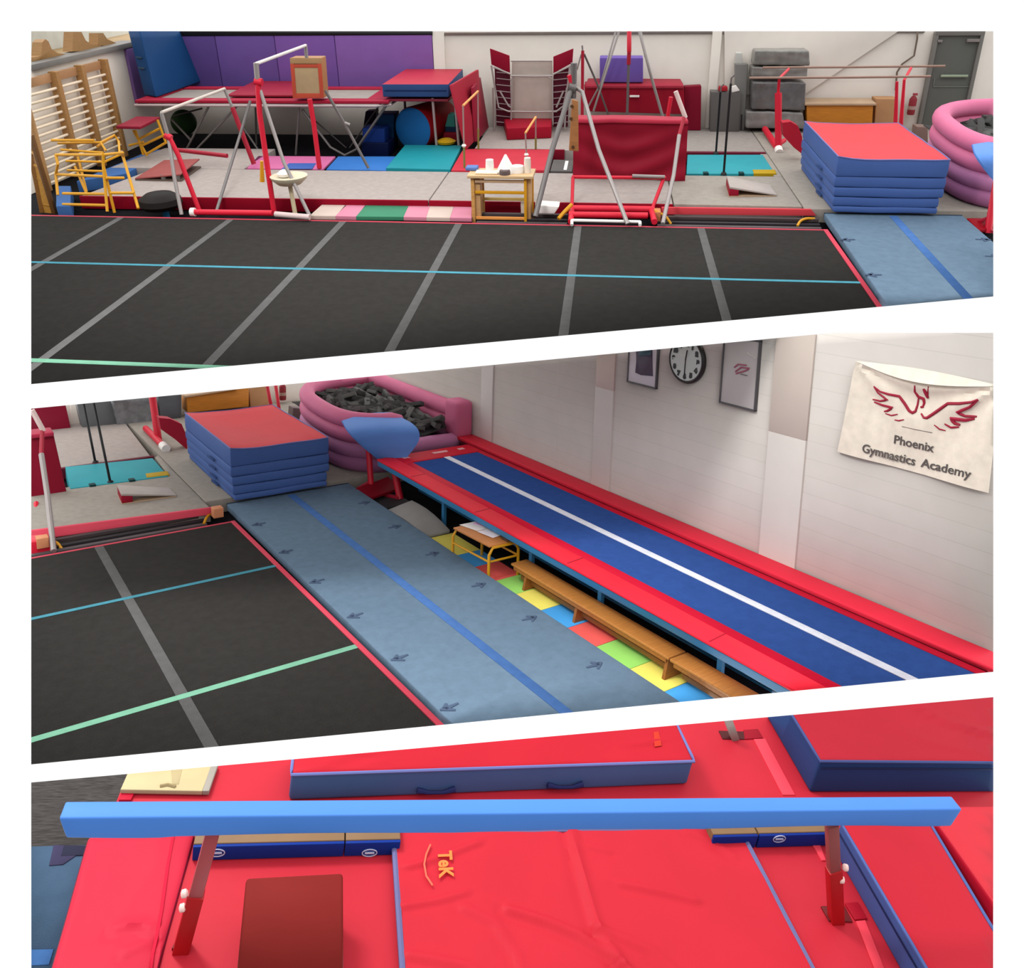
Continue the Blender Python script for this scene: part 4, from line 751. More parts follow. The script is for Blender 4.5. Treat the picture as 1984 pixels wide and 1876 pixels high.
# crimson draped mat edge at the left
q = [B.y(30, 978, 2.6), B.y(132, 966, 2.6), B.y(104, 842, 2.6), B.y(30, 850, 2.6)]
dm = thing('draped_mat', 'crimson mat draped over a bar at the left edge, middle view', 'mat', q[0])
part('mat_cover', MB().rbox([q[0], q[1], q[1]+V((0, .06, 0)), q[0]+V((0, .06, 0))], [q[3], q[2], q[2]+V((0, .06, 0)), q[3]+V((0, .06, 0))], r=.02), vinyl('a8203a'), dm)
part('top_fold', MB().rbox([q[3]+V((0, -.06, -.02)), q[2]+V((0, -.06, -.02)), q[2]+V((0, .35, -.02)), q[3]+V((0, .35, -.02))], [q[3]+V((0, -.05, .05)), q[2]+V((0, -.05, .05)), q[2]+V((0, .35, .05)), q[3]+V((0, .35, .05))], r=.02), vinyl('cc3a58'), dm)
st = thing('high_bar_stand', 'white and grey bar stand at the left edge, middle view', 'gymnastics bar', B.z(102, 1065, 0.))
for P, r, m in (([(62, 795, 2.), (84, 835, 2.)], .04, mat('e6ccc4', k=.9)), ([(82, 833, 2.), (80, 880, 1.8)], .034, M_redd), ([(80, 880, 1.8), (92, 960, 1.2), (104, 1068, .1)], .04, M_chr), ([(70, 975, 2.2), (64, 1060, .9)], .04, M_redp)):
    part('post', MB().tube([B.y(*p[:2], p[2]) for p in P], r, 8), m, st)
cube('dark red base plate at the left edge, middle view', [(60, 1076), (100, 1070), (98, 1046), (60, 1050)], .35, .3, M_redp, name='floor_frame', cat='frame')
cube('dark crimson mat standing upright left of the cabinet, middle view', [(60, 860), (142, 852), (124, 770), (60, 772)], 7.2, .25, vinyl('9a1c38'), name='standing_mat', cat='mat')
struct('trim_pilaster', MB().box(B.y(140, 850, 7.6).x, B.y(162, 850, 7.6).x, 7.54, 7.62, -.1, 3.), M_white)
cube('dark grey steel cabinet standing behind the black posts, middle view', [(165, 850), (232, 842), (212, 765), (146, 770)], 7.1, .35, paint('66686a'), name='cabinet', cat='cabinet', r=.01)
q = [B.y(*p, 7.0) for p in ((232, 840), (298, 832), (300, 770), (212, 765))]; k = V((0, .5, 0))
solo('wrapped_mat', MB().rbox([q[0], q[1], q[1]+k, q[0]+k], [q[3], q[2], q[2]+k, q[3]+k], r=.04, n=(8, 2, 8), fn=lambda u, v, w, P: P+V((0, .04*noise.noise(V((P.x*2, P.z*9, 2.))), 0))), mat('85878a', rough=.25, k=.75, var=.3, scale=6., spec=.5, bump=.5, bscale=9.), label='plastic-wrapped grey bundle beside the red upright, middle view', cat='wrapped mat')
cube('dark grey bundle between the red upright and the orange cabinet, middle view', [(312, 822), (352, 818), (352, 765), (306, 765)], 7.0, .4, mat('595b60', k=.8), name='wrapped_mat', cat='wrapped mat')
cabin([(364, 800), (482, 788), (482, 750), (362, 770)], 7.0, ', middle view')
cube('cardboard box right of the orange cabinet, middle view', [(486, 790), (520, 786), (522, 740), (482, 745)], 7.1, .4, mat('c49468', k=.8, rough=.9), name='cardboard_box', cat='box', r=.005)
exting((548, 775), 7.4, ', middle view')
pb = thing('parallel_bars', 'red uprights and foot of the parallel bars beside the mat stack, middle view', 'parallel bars', B.z(318, 868, .1))
for P, r in (([(294, 760, 5.4), (308, 860, 5.3)], .075), ([(516, 740, 5.8), (526, 790, 5.8)], .04), ([(533, 740, 6.2), (542, 800, 6.1)], .04)):
    part('upright', MB().tube([B.y(*p[:2], p[2]) for p in P], r, 10), M_redp, pb)
part('base_beam', MB().tube([B.z(282, 830, .16), B.z(318, 866, .16)], .065, 10), M_redp, pb)
part('end_cap', MB().tube([B.z(315, 863, .16), B.z(322, 870, .16)], .085, 10), M_white2, pb)
solo('standing_mat', MB().prism([B.y(x, y, 4.3) for x, y in ((308, 810), (330, 812), (352, 822), (362, 845), (363, 872), (340, 852), (312, 832))], (0, .25, 0)), vinyl('d83048'), label='bright red mat end standing behind the left side of the mat stack, middle view', cat='mat')
cube('small brown-grey block on the floor between mat stack and pink pit, middle view', [(566, 810), (586, 822), (588, 792), (568, 790)], 5.6, .3, mat('7a6a68', k=.8), name='small_block', cat='block')
mat_stack(', middle view', ZS, INS)
pit(', middle view', 150, 3)
vault(', middle view')
# tumble track
tt = thing('tumble_track', 'long tumbling track with blue bed, white centre line and red side pads', 'tumble track', (3.8, -4., -.15))
yA, yB_ = -11.3, .25; ZT = .6
part('bed', MB().box(3.10, 4.52, yA, -.22, ZT-.05, ZT-.02, r=.004), cloth('3a5aa0', k=.8), tt)
part('centre_line', MB().box(3.77, 3.89, yA, -.2, ZT-.02, ZT-.012, r=.001), cloth('e2e4ee', k=.95), tt, label='white centre line')
part('side_pad', MB().box(2.64, 2.96, yA, yB_, ZT-.04, ZT, r=.02, n=(1, 8, 1)), vinyl('fa2c40', k=.95), tt)
part('inner_edge', MB().box(2.96, 3.12, yA, yB_-.1, ZT-.05, ZT-.012, r=.01), vinyl('dc1838', k=.95), tt)
part('side_pad', MB().box(4.66, 5.03, yA, .95, ZT-.04, ZT+.03, r=.02, n=(1, 8, 1)), vinyl('ea3046', k=.92), tt)
part('inner_edge', MB().box(4.50, 4.62, yA, yB_-.1, ZT-.05, ZT-.012, r=.01), vinyl('d01834', k=.92), tt)
part('groove', MB().box(4.60, 4.68, yA, .6, ZT-.1, ZT-.035, r=.004), vinyl('5a1626', k=.7), tt)
part('end_pad', MB().box(2.96, 4.62, -.22, .3, ZT-.045, ZT-.004, r=.02), vinyl('dc1c34', k=.9), tt)
for x in (3.12, 3.75, 4.3): part('end_patch', MB().box(x-.05, x+.08+(.18 if x == 3.75 else 0), .02, .12, ZT-.006, ZT+.003, r=.002), mat('e8a8ac', k=.85), tt)
M_bf = paint('3a80b0', k=1.0)
part('frame_rail', MB().box(2.66, 2.72, yA, yB_, ZT-.135, ZT-.045, r=.008), M_bf, tt)
part('frame_rail', MB().box(4.9, 4.96, yA, yB_, ZT-.16, ZT-.05, r=.008), M_bf, tt)
part('floor_rail', MB().box(3.5, 3.56, yA, yB_, -.15, -.1, r=.005), M_bf, tt)
for y in (.1, -1.55, -4.0, -5.5, -7.5, -9.5):
    part('leg', MB().box(2.96, 3.02, y-.035, y+.035, -.15, ZT-.06, r=.006).bar((2.7, y, ZT-.09), (4.9, y, ZT-.09), .05), M_bf, tt)
for y in (-1.0, -3.0, -5.2, -7.6): part('pad_seam', MB().rbox([(2.66, y, ZT-.01), (2.95, y+.03, ZT-.01), (2.95, y+.045, ZT-.01), (2.66, y+.015, ZT-.01)], [(2.66, y, ZT+.003), (2.95, y+.03, ZT+.003), (2.95, y+.045, ZT+.003), (2.66, y+.015, ZT+.003)], r=.001), vinyl('c02038'), tt)
solo('under_mat', MB().box(3.5, 4.9, -11.2, .2, -.15, -.08, r=.01), mat('12141c', k=.7), label='black matting lying under the tumbling track', cat='mat')
# puzzle tiles between runway and track
tiles = [('yellow', 'ece06a'), ('blue', '4aa0e0'), ('red', 'e8605a'), ('green', '98d66a')]
bl = [(820, 1045), (872, 1079), (914, 1100), (950, 1128), (985, 1155), (1030, 1188), (1083, 1222), (1140, 1258), (1205, 1302), (1275, 1345), (1340, 1390)]
yv = [B.z(*p, -.12).y for p in bl]
desc = ['at the far end beside the grey ramp mat', 'under the far leg of the yellow table', 'under the near leg of the yellow table', 'just in front of the yellow table', 'beneath the far foot of the bench', 'second tile along beside the bench', 'third tile along beside the bench', 'fourth tile along beside the bench', 'beneath the near foot of the far bench', 'nearest the camera by the bench']
for i in range(10):
    nm, h = tiles[i % 4]; y1_, y0_ = yv[i], yv[i+1]
    solo('foam_tile', MB().slab([(2.3, y0_+.004), (2.92, y0_+.004), (2.92, y1_-.004), (2.3, y1_-.004)], -.145, -.12, r=.004), vinyl(h, k=1.25), label='%s foam floor tile %s' % (nm, desc[i]), cat='floor tile', group='foam tiles beside the tumbling track')
# grey ramp mat
q = [(736, 985), (825, 1043), (880, 1030), (800, 968)]
P0 = [B.z(800, 1020, -.1), B.z(868, 1036, -.1)]
rp = [B.z(748, 992, -.05), B.z(822, 1042, -.1), B.z(872, 1030, -.1), B.z(798, 972, .12)]
solo('ramp_mat', MB().rbox([p-V((0, 0, .03)) for p in rp], [p+V((0, 0, .03)) for p in rp], r=.015, n=(5, 3, 1), fn=lambda u, v, w, P: P+V((0, 0, .06*math.sin(u*PI)))), mat('a8a6a2', k=.75), label='grey curved ramp mat propped below the vaulting table legs', cat='mat')
solo('dark_mat', MB().slab([B.z(*p, -.1) for p in ((690, 965), (740, 985), (800, 975), (760, 950))], -.14, -.1, r=.01), mat('3a3a3c', k=.8), label='dark grey mat on the floor under the vaulting table', cat='mat')
solo('edge_pad', MB().rbox([B.z(676, 958, .0), B.z(712, 972, -.05), B.z(775, 950, -.05), B.z(752, 928, .08)], [p+V((0, 0, .05)) for p in (B.z(676, 958, .0), B.z(712, 972, -.05), B.z(775, 950, -.05), B.z(752, 928, .08))], r=.01), vinyl('a01428'), label='dark red edge pad behind the vaulting table foot, middle view', cat='edge pad')
# bench
def bench(lab, y0, y1, feet, x=2.78, grp='wooden gym benches'):
    t = thing('gym_bench', lab, 'bench', (x, (y0+y1)/2, -.15), grp)
    part('seat', MB().box(x-.14, x+.14, y0, y1, .13, .165, r=.01), wood('cf8a44'), t)
    part('rail', MB().box(x-.035, x+.035, y0+.1, y1-.1, -.06, .0, r=.006), wood('a06a3a'), t)
    part('side_rail', MB().box(x-.13, x-.10, y0+.05, y1-.05, .08, .13, r=.004), wood('b8763a'), t)
    for y in feet:
        part('foot', MB().prism([(x-.15, y-.02, -.12), (x+.15, y-.02, -.12), (x+.10, y-.02, .13), (x-.10, y-.02, .13)], (0, .045, 0)), wood('a86a34'), t)
bench('long wooden gym bench between foam tiles and track, further from the camera', -7.05, -3.98, (-4.3, -5.4, -7.0))
bench('wooden gym bench nearest the camera, cut off by the edge of the view', -10.6, -7.07, (-7.85, -10.2))
# yellow framed table with papers
yt = thing('small_table', 'small wooden table with yellow tubular legs beside the tumbling track', 'table', B.z(940, 1115, -.12))
ztb = .42
q = [B.z(878, 1022, ztb), B.z(948, 1058, ztb), B.z(1005, 1045, ztb), B.z(935, 1010, ztb)]
part('table_top', MB().slab([(p.x, p.y) for p in q], ztb-.03, ztb, r=.01), wood('d88c4c'), yt)
gq = [B.z(938, 1116, -.12), B.z(877, 1078, -.12)]
dX = V((q[2].x-q[1].x, q[2].y-q[1].y, 0)).normalized(); 
n1, n2 = V((q[1].x, q[1].y, ztb-.04)), V((q[2].x, q[2].y, ztb-.04)); f1_, f2_ = V((q[0].x, q[0].y, ztb-.04)), V((q[3].x, q[3].y, ztb-.04))
def leg_u(a, b):
    A0 = V((a.x, a.y, -.12)); B0 = V((b.x, b.y, -.12)); return [A0, lerp(A0, a, .8), lerp(a, b, .12), lerp(a, b, .88), lerp(B0, b, .8), B0]
part('leg', MB().tube(leg_u(n1, n2), .022, 8), M_yel, yt); part('leg', MB().tube(leg_u(f1_, f2_), .022, 8), M_yel, yt)
h_ = V((0, 0, -.2))
part('stretcher', MB().tube([n1+h_, f1_+h_], .016, 8), M_yel, yt); part('stretcher', MB().tube([n1+h_, n2+h_], .016, 8), M_yel, yt); part('stretcher', MB().tube([n2+h_, f2_+h_], .016, 8), M_yel, yt)
for P, m, lab, nm in (([(890, 1018), (925, 1030), (955, 1022), (928, 1010)], M_white2, 'white paper sheet at the far end of the small table', 'paper_sheet'), ([(925, 1032), (955, 1044), (985, 1034), (958, 1022)], mat('f0e8ea', k=.95), 'white paper sheet in the middle of the small table', 'paper_sheet'),
                      ([(915, 1016), (938, 1022), (948, 1018), (932, 1010)], mat('e8b8dc', k=.9), 'pink paper on the far end of the small table', 'paper_sheet')):
    qq = [B.z(*p, ztb) for p in P]; dzp = .004+.005*(nm == 'paper_sheet')*(m != M_white2); solo(nm, MB().slab(qq, ztb+.001+dzp, ztb+.005+dzp, r=.001), m, label=lab, cat='paper')
c = B.z(982, 1044, ztb+.02); solo('tape_holder', MB().box(c.x-.05, c.x+.05, c.y-.08, c.y+.08, ztb+.001, ztb+.035, r=.012), mat('5a3620', k=.8), label='small dark brown case on the near end of the small table', cat='case')
# wall pictures, clock, banner
def poster(lab, y0, y1, z0, z1, bg):
    t = thing('framed_poster', lab, 'poster', (XW-.02, (y0+y1)/2, z0)); x = XW-.035
    part('frame', MB().box(x-.015, XW-.001, y0, y0+.025, z0, z1).box(x-.015, XW-.001, y1-.025, y1, z0, z1).box(x-.015, XW-.001, y0, y1, z0, z0+.025).box(x-.015, XW-.001, y0, y1, z1-.025, z1), paint('5c5a5c'), t)
    part('print', MB().box(x-.003, XW-.002, y0+.02, y1-.02, z0+.02, z1-.02, r=.001), mat(bg, k=.95, rough=.5, var=.015), t); return t, x-.005
t, xx = poster('framed picture of a dark shirt shape, left of the clock', B.x(1275, 750, XW).y, B.x(1218, 742, XW).y, 2.49, 3.25, 'c8c2c6')
sh = [(1231, 722), (1242, 727), (1265, 729), (1264, 700), (1264, 660), (1232, 660), (1233, 700)]
part('shirt_shape', MB().prism([B.x(x, y, xx) for x, y in sh], (-.004, 0, 0)), mat('4c3e52', k=.85), t)
part('shirt_panel', MB().prism([B.x(x, y, xx-.006) for x, y in ((1238, 690), (1262, 688), (1262, 670), (1238, 672))], (-.003, 0, 0)), mat('3f5c66', k=.85), t)
t, xx = poster('tall framed white certificate with red emblem, right of the clock', B.x(1467, 797, XW).y, B.x(1397, 780, XW).y, 2.53, 3.48, 'bdb7b4')
for P in ([(1423, 712), (1430, 706), (1446, 708)], [(1425, 720), (1436, 712), (1452, 714)], [(1426, 724), (1440, 720), (1450, 716)]):
    part('emblem', MB().tube([B.x(x, y, xx-.004) for x, y in P], .012, 6), mat('b0687a', k=.85), t)
part('pencil_line', MB().tube([B.x(x, y, xx-.004) for x, y in ((1435, 725), (1448, 728))], .006, 6), mat('7a7072', k=.85), t)
part('highlight_line', MB().tube([B.x(x, y, xx-.004) for x, y in ((1448, 684), (1467, 696))], .004, 6), M_white2, t)
cc = B.x(1336, 694, XW-.04); cy_, cz_ = -4.86, 3.03; cc = V((XW-.02, cy_, cz_)); rc_ = .34
ck = thing('wall_clock', 'round white wall clock with black rim between the two posters', 'clock', cc)
part('rim', MB().lathe(cc, [(rc_*.86, .0), (rc_, 0.01), (rc_, .05), (rc_*.93, .075), (rc_*.86, .06)], 40, (-1, 0, 0)), paint('33312f'), ck)
dl = part('dial', MB().lathe(cc, [(rc_*.88, .0), (rc_*.87, .064), (.01, .065)], 36, (-1, 0, 0)), mat('c4ccc4', k=.95, var=.01), ck)
def onface(a, r, x=.07): return cc+V((-x, -math.sin(a)*r, math.cos(a)*r))   # seen from the room, right = -y
part('minute_hand', MB().bar(onface(PI, .0), onface(PI+.02, .22), .012, .012), M_black, dl); part('hour_hand', MB().bar(onface(0, 0), onface(.15, .15), .018, .012), M_black, dl)
def text(s, size):
    cu = bpy.data.curves.new('t', 'FONT'); cu.body = s; cu.size = size; cu.align_x = 'CENTER'; cu.resolution_u = 3; cu.offset = .012 if s != 'TeK' else .03; o = bpy.data.objects.new('t', cu); bpy.context.collection.objects.link(o)
    dg = bpy.context.evaluated_depsgraph_get(); me = bpy.data.meshes.new_from_object(o.evaluated_get(dg)); bpy.data.objects.remove(o); bm = bmesh.new(); bm.from_mesh(me); bpy.data.meshes.remove(me); return bm
def place(nm, s, size, f, m, parent, th, bold=.0):   # f maps text plane (x, y) to a point; th thickness vector
    bm = text(s, size); bmesh.ops.triangulate(bm, faces=bm.faces); bmesh.ops.subdivide_edges(bm, edges=[e for e in bm.edges if e.calc_length() > size*.3], cuts=1)
    r = bmesh.ops.extrude_face_region(bm, geom=list(bm.faces)); ext = set(v for v in r['geom'] if isinstance(v, bmesh.types.BMVert))
    for v in bm.verts: v.co = f(v.co.x, v.co.y)+(V(th) if v in ext else V((0, 0, 0)))
    mb = MB(); mb.bm.free(); mb.bm = bm; return part(nm, mb, m, parent)
for k in range(12):
    a = k*PI/6; c_ = onface(a, .235, .066)
    place('numeral', str(12 if k == 0 else k), .085, lambda x, y, c_=c_: c_+V((0, -x, y-.03)), M_black, dl, (-.004, 0, 0))
# banner
by0, by1 = -7.49, -9.12; bz0, bz1 = 2.30, 3.42
def bpos(u, v, off=0.):
    y = lerp(by0+.03*(1-v)*0, by1, u)+(-.06 if False else 0); sag = .10*math.sin(PI*u)*v**6
    yl = by0+(.13*(1-v) if True else 0)*1.; y = lerp(yl, by1-.02*(1-v), u)
    z = lerp(bz0-.0*u, bz1, v)-sag
    rip = .035*math.sin(PI*u)*v**3+.022*math.sin(math.atan2(1.02-v, u+.02)*10)*(1-u)+.022*math.sin(math.atan2(1.02-v, 1.02-u)*10)*u
    return V((XW-.035-max(-.015, rip)-off, y, z))
bn = thing('canvas_banner', 'cream canvas banner with red winged emblem and lettering on the right wall', 'banner', (XW-.03, -8.3, bz0))
cv = part('canvas', MB().sheet(bpos, 36, 24, (-.006, 0, 0)), cloth('e6dccb', k=.9), bn)
def flap(u, v):
    p = bpos(u, 1.); s_ = math.sin(PI*u)
    return V((XW-.03-.10*s_*(1-v)-.01, p.y, p.z+.01+.135*s_*v-.0))
part('top_flap', MB().sheet(flap, 30, 4, (-.004, 0, 0)), cloth('ece4d2', k=.8), bn)
def buv(px, py, off=.0):
    x = XW-.05
    for _ in range(4):
        p = B.x(px, py, x); v = (p.z-bz0)/(bz1-bz0); yl = by0+.13*(1-v); u = (p.y-yl)/(by1-.02*(1-v)-yl); v += .10*math.sin(PI*min(1, max(0, u)))*v**6/(bz1-bz0); x = bpos(min(1, max(0, u)), min(1, max(0, v))).x
    p = B.x(px, py, x-.007); return V((p.x-off, p.y, p.z))
M_emb = mat('a01c38', k=.85)
def zp(x, y): return (1560+x*400/1984, 640+y*400/1984)   # zoomed drawing coordinates of the emblem
strokes = [([(660, 540), (720, 590), (800, 615), (905, 635), (960, 710), (1000, 775), (1030, 795), (1060, 780), (1080, 720), (1090, 650)], 1.), ([(660, 540), (700, 600), (790, 670), (720, 680), (650, 665)], .8), ([(665, 690), (740, 720), (840, 745), (790, 775), (760, 780)], .9), ([(770, 800), (830, 820), (890, 808)], .5), ([(860, 862), (900, 870), (950, 860)], .5),
           ([(1055, 530), (1055, 590), (1090, 640), (1140, 660), (1145, 700), (1130, 740)], 1.), ([(1140, 560), (1160, 600), (1180, 650)], 1.3), ([(1185, 540), (1180, 600), (1175, 640)], .6), ([(1110, 740), (1140, 735)], .8),
           ([(1115, 800), (1140, 840), (1170, 842), (1220, 810), (1370, 705), (1480, 705), (1600, 690), (1660, 665)], 1.), ([(1660, 670), (1580, 740), (1460, 790), (1540, 825), (1650, 830)], 1.), ([(1630, 850), (1540, 865), (1400, 850), (1440, 895), (1490, 910)], 1.2), ([(1340, 900), (1400, 935), (1480, 930)], .7), ([(1240, 910), (1290, 950), (1350, 965)], .5)]
for P, w in strokes:
    pts = [buv(*zp(*p)) for p in P]; n_ = len(pts)
    fine = []
    for i in range(n_-1):
        for k in range(3): fine.append(lerp(pts[i], pts[i+1], k/3))
    fine.append(pts[-1])
    rr = [.018*w*(.45+.55*math.sin(PI*min(1, max(0, (i+1)/(len(fine)+1))))) for i in range(len(fine))]
    part('emblem_stroke', MB().tube(fine, rr, 6), M_emb, cv, label='dark red emblem line')
part('underline', MB().tube([buv(*zp(*p)) for p in ((930, 925), (1060, 955), (1220, 985))], .004, 6), mat('6a5a58', k=.85), bn)
M_txt = mat('5a5450', k=.85)
def tline(s, size, P0, P1, P2, nm='lettering'):
    # baseline from P0 to P1 (pixels), P2 above P0 gives cap height
    a, b, c_ = buv(*zp(*P0), off=.006), buv(*zp(*P1), off=.006), buv(*zp(*P2), off=.006)
    bm = text(s, 1.); x0_ = min(v.co.x for v in bm.verts); x1_ = max(v.co.x for v in bm.verts); bm.free()
    ex = (b-a)/(x1_-x0_); ey = (c_-a)/.7
    place(nm, s, 1., lambda x, y: a+ex*(x-x0_)+ey*y, M_txt, cv, (-.004, 0, 0))
tline('Phoenix', .15, (855, 1085), (1235, 1172), (865, 1005)); tline('Gymnastics', .15, (548, 1168), (1055, 1300), (560, 1088)); tline('Academy', .15, (1112, 1308), (1590, 1425), (1125, 1228))
# ================================================================== VIEW D (lower)
g = D
f = MB(); f.box(-1.9, 6.6, 2.3, 5.9, -.5, -.3, r=.002)
o = part('floor', f, [mat('4a4644', rough=.95, k=.8, var=.4, scale=14., spec=.0, kind='wood'), M_under], kind='structure')
for p in o.data.polygons:
    if p.normal.z < -.5: p.material_index = 1
RB = 'fb3a4c'
def wrk(amp, s, sd, ridges=()):
    def fn(u, v, w, P):
        if w > .5:
            h = amp*(noise.noise(V((P.x*s+sd, P.y*s*1.4, sd)))+.6*(1-abs(noise.noise(V((P.x*s*1.3, P.y*s*.7+sd, 2.))))*2)**3*.4)
            for pts, hh, ww in ridges:
                hh = hh*1.15; ww = ww*.72
                best = 9.; side = 1
                for a_, b_ in zip(pts, pts[1:]):
                    ab = (b_-a_).to_2d(); ap = (P-a_).to_2d(); t_ = min(1, max(0, ap.dot(ab)/ab.dot(ab))); dd = (ap-ab*t_)
                    if dd.length < best: best = dd.length; side = 1 if ab.x*ap.y-ab.y*ap.x > 0 else -1
                h += hh*math.exp(-(best/ww)**2)*(1 if side > 0 else .9)-hh*.5*math.exp(-((best-ww*1.6)/ww)**2)*(side < 0)
            P = P+V((0, 0, h))
        return P
    return fn
def pm(lab, P, z, th, sides, top, r=.03, n=(10, 10, 1), amp=.006, s=1.4, sd=1., piping=None, handles=None, name='landing_mat', group=None, ridges=(), pr=.011):
    q = [D.z(*p, z) for p in P]
    t = thing(name, lab, 'mat', ((q[0].x+q[1].x)/2, q[0].y, z-th), group)
    part('mat_cover', MB().slab([(p.x, p.y) for p in q], z-th, z, r=r, n=n, fn=wrk(amp, s, sd, [([D.z(*p, z) for p in pp], h_, w_) for pp, h_, w_ in ridges]), top=1), [sides, top], t)
    if piping:
        ring = []
        for a in range(4):
            for k in range(8): ring.append(lerp(q[a], q[(a+1) % 4], k/8)+V((0, 0, -.008)))
        part('piping', MB().tube(ring, pr, 6, closed=True), piping, t)
    return t, q
ZB = 0.
MR = vinyl(RB, k=.52); MRd = vinyl('f03044', k=.56); Mside = vinyl('3c5a96', k=.75); Mpip = vinyl('7a84c4', k=.75)
# base layer red mats
pm('wide red base mat running behind the beam across the back', [(222, 1556), (2100, 1590), (2100, 1320), (268, 1440)], -.02, .26, MRd, MR, sd=3., amp=.004)
pm('red base mat lying beneath the beam with slots for the legs', [(280, 1940), (2300, 1940), (2040, 1562), (372, 1562)], -.025, .26, MRd, MR, sd=5., amp=.004)
t, q = pm('bright pinkish red mat at the left end of the beam', [(80, 1940), (290, 1940), (380, 1612), (170, 1618)], .0, .26, vinyl('8c1f38'), vinyl('fa3552', k=.53), sd=7., amp=.010, s=2.2, n=(24, 30, 1), ridges=[([(220, 1800), (270, 1790), (300, 1810)], .012, .03), ([(240, 1850), (285, 1830)], .01, .03), ([(312, 1800), (310, 1850), (300, 1930)], .01, .02)])
part('seam_fold', MB().tube([D.z(x, y, .004) for x, y in ((337, 1615), (325, 1680), (314, 1760), (306, 1805), (296, 1850), (286, 1930))], [.01]*6, 6), vinyl('e02444', k=.76), t)
# blue-grey runway patch lower left
t = thing('tumbling_runway', 'blue-grey runway mat at the lower left corner of the bottom view', 'floor mat', D.z(100, 1750, -.25))
part('mat', MB().slab([(D.z(*p, -.22).x, D.z(*p, -.22).y) for p in ((20, 1940), (100, 1940), (176, 1636), (20, 1640))], -.3, -.22, r=.01), cloth('4a6078'), t)
part('hook_patch', MB().slab([(D.z(*p, -.21).x, D.z(*p, -.21).y) for p in ((95, 1676), (122, 1674), (172, 1640), (104, 1636))], -.222, -.214, r=.002), cloth('44405a'), t)
part('velcro_line', MB().slab([(D.z(*p, -.21).x, D.z(*p, -.21).y) for p in ((20, 1872), (95, 1868), (104, 1838), (20, 1840))], -.222, -.214, r=.002), cloth('42689c'), t)
part('hook_patch', MB().slab([(D.z(*p, -.21).x, D.z(*p, -.21).y) for p in ((118, 1658), (165, 1656), (175, 1638), (124, 1637))], -.222, -.212, r=.002), cloth('363648'), t)
# cream mat upper left
t, q = pm('cream board with grey right edge lying on red mat behind the beam', [(233, 1530), (392, 1533), (415, 1470), (262, 1465)], .03, .035, mat('b8a888', k=.8), mat('d8c594', k=.62), r=.006, n=(1, 1, 1), amp=0., name='cream_board')
qq = [D.z(*p, .03) for p in ((392, 1533), (405, 1533), (426, 1470), (413, 1470))]; part('edge_strip', MB().slab([(p.x, p.y) for p in qq], -.004, .031, r=.004), mat('9a9288', k=.8), t)
part('stain', MB().tube([D.z(x, y, .031) for x, y in ((310, 1524), (325, 1521), (340, 1525))], .012, 6), mat('b09a6c', k=.6), t)
part('crease', MB().slab([(D.z(*p, .03).x, D.z(*p, .03).y) for p in ((334, 1520), (346, 1520), (356, 1478), (330, 1478))], .028, .0325, r=.001), mat('c8b484', k=.6), t)
part('edge_patch', MB().slab([(D.z(*p, .0).x, D.z(*p, .0).y) for p in ((230, 1550), (254, 1550), (262, 1532), (236, 1532))], -.03, -.0, r=.004), vinyl('d01838'), t)
# thick mats
RG1 = [([(1108, 1612), (1124, 1680), (1140, 1740), (1158, 1800), (1200, 1860), (1240, 1930)], .02, .045), ([(985, 1762), (1060, 1785), (1120, 1812), (1180, 1850), (1240, 1900)], .018, .04), ([(1200, 1712), (1280, 1728), (1350, 1745)], .012, .035),
       ([(790, 1680), (850, 1662), (930, 1632)], .012, .03), ([(780, 1756), (850, 1745), (905, 1730)], .010, .03), ([(1140, 1640), (1180, 1650)], .008, .03), ([(900, 1760), (960, 1790), (1000, 1850), (1015, 1900)], .010, .04), ([(1330, 1612), (1380, 1630), (1425, 1660)], .008, .03), ([(790, 1850), (900, 1870), (1000, 1930)], .012, .04), ([(1160, 1800), (1260, 1840), (1330, 1900)], .012, .04)]
RG2 = [([(620, 1490), (680, 1465), (740, 1455)], .012, .03), ([(760, 1450), (730, 1470), (760, 1490)], .010, .03), ([(828, 1450), (836, 1490)], .012, .025), ([(1080, 1425), (1095, 1475)], .012, .03), ([(1220, 1445), (1290, 1432)], .010, .025)]
RG3 = [([(1775, 1370), (1830, 1400), (1925, 1425)], .018, .04), ([(1600, 1430), (1680, 1460)], .008, .03), ([(1700, 1400), (1800, 1440), (1900, 1460)], .008, .04)]
zt3 = .21
t, q = pm('red landing mat with blue sides and handles, behind the middle of the beam', [(564, 1500), (1346, 1474), (1308, 1395), (572, 1425)], zt3, .23, vinyl('4f6a9c', k=.85), vinyl('f62c40', k=.50), n=(30, 16, 1), ridges=RG2, sd=9., amp=.01, s=1.8, piping=Mpip)
for px, py in ((845, 1531), (1095, 1521)):
    c = D.y(px, py, q[0].y-.016+(q[1].y-q[0].y)*(px-564)/782); part('carry_handle', MB().tube([c+V((-.13, 0, -.0)), c+V((-.05, -.01, -.012)), c+V((.05, -.01, -.012)), c+V((.13, 0, .005))], [.022, .012, .012, .022], 8), vinyl('2f3468'), t)
c0 = D.z(1275, 1440, zt3+.005); part('faded_mark', MB().slab([(D.z(*p, zt3).x, D.z(*p, zt3).y) for p in ((1268, 1448), (1282, 1446), (1276, 1418), (1266, 1420))], zt3-.0, zt3+.006, r=.002), vinyl('f04430', k=.6), t)
t, q = pm('red landing mat with dark blue sides at the upper right of the bottom view', [(1590, 1474), (2080, 1478), (2010, 1300), (1494, 1318)], zt3+.08, .31, vinyl('34508a', k=.6), vinyl('e42e42', k=.48), n=(30, 24, 1), ridges=RG3, sd=12., amp=.008, s=1.5, piping=vinyl('4a5a92', k=.75))
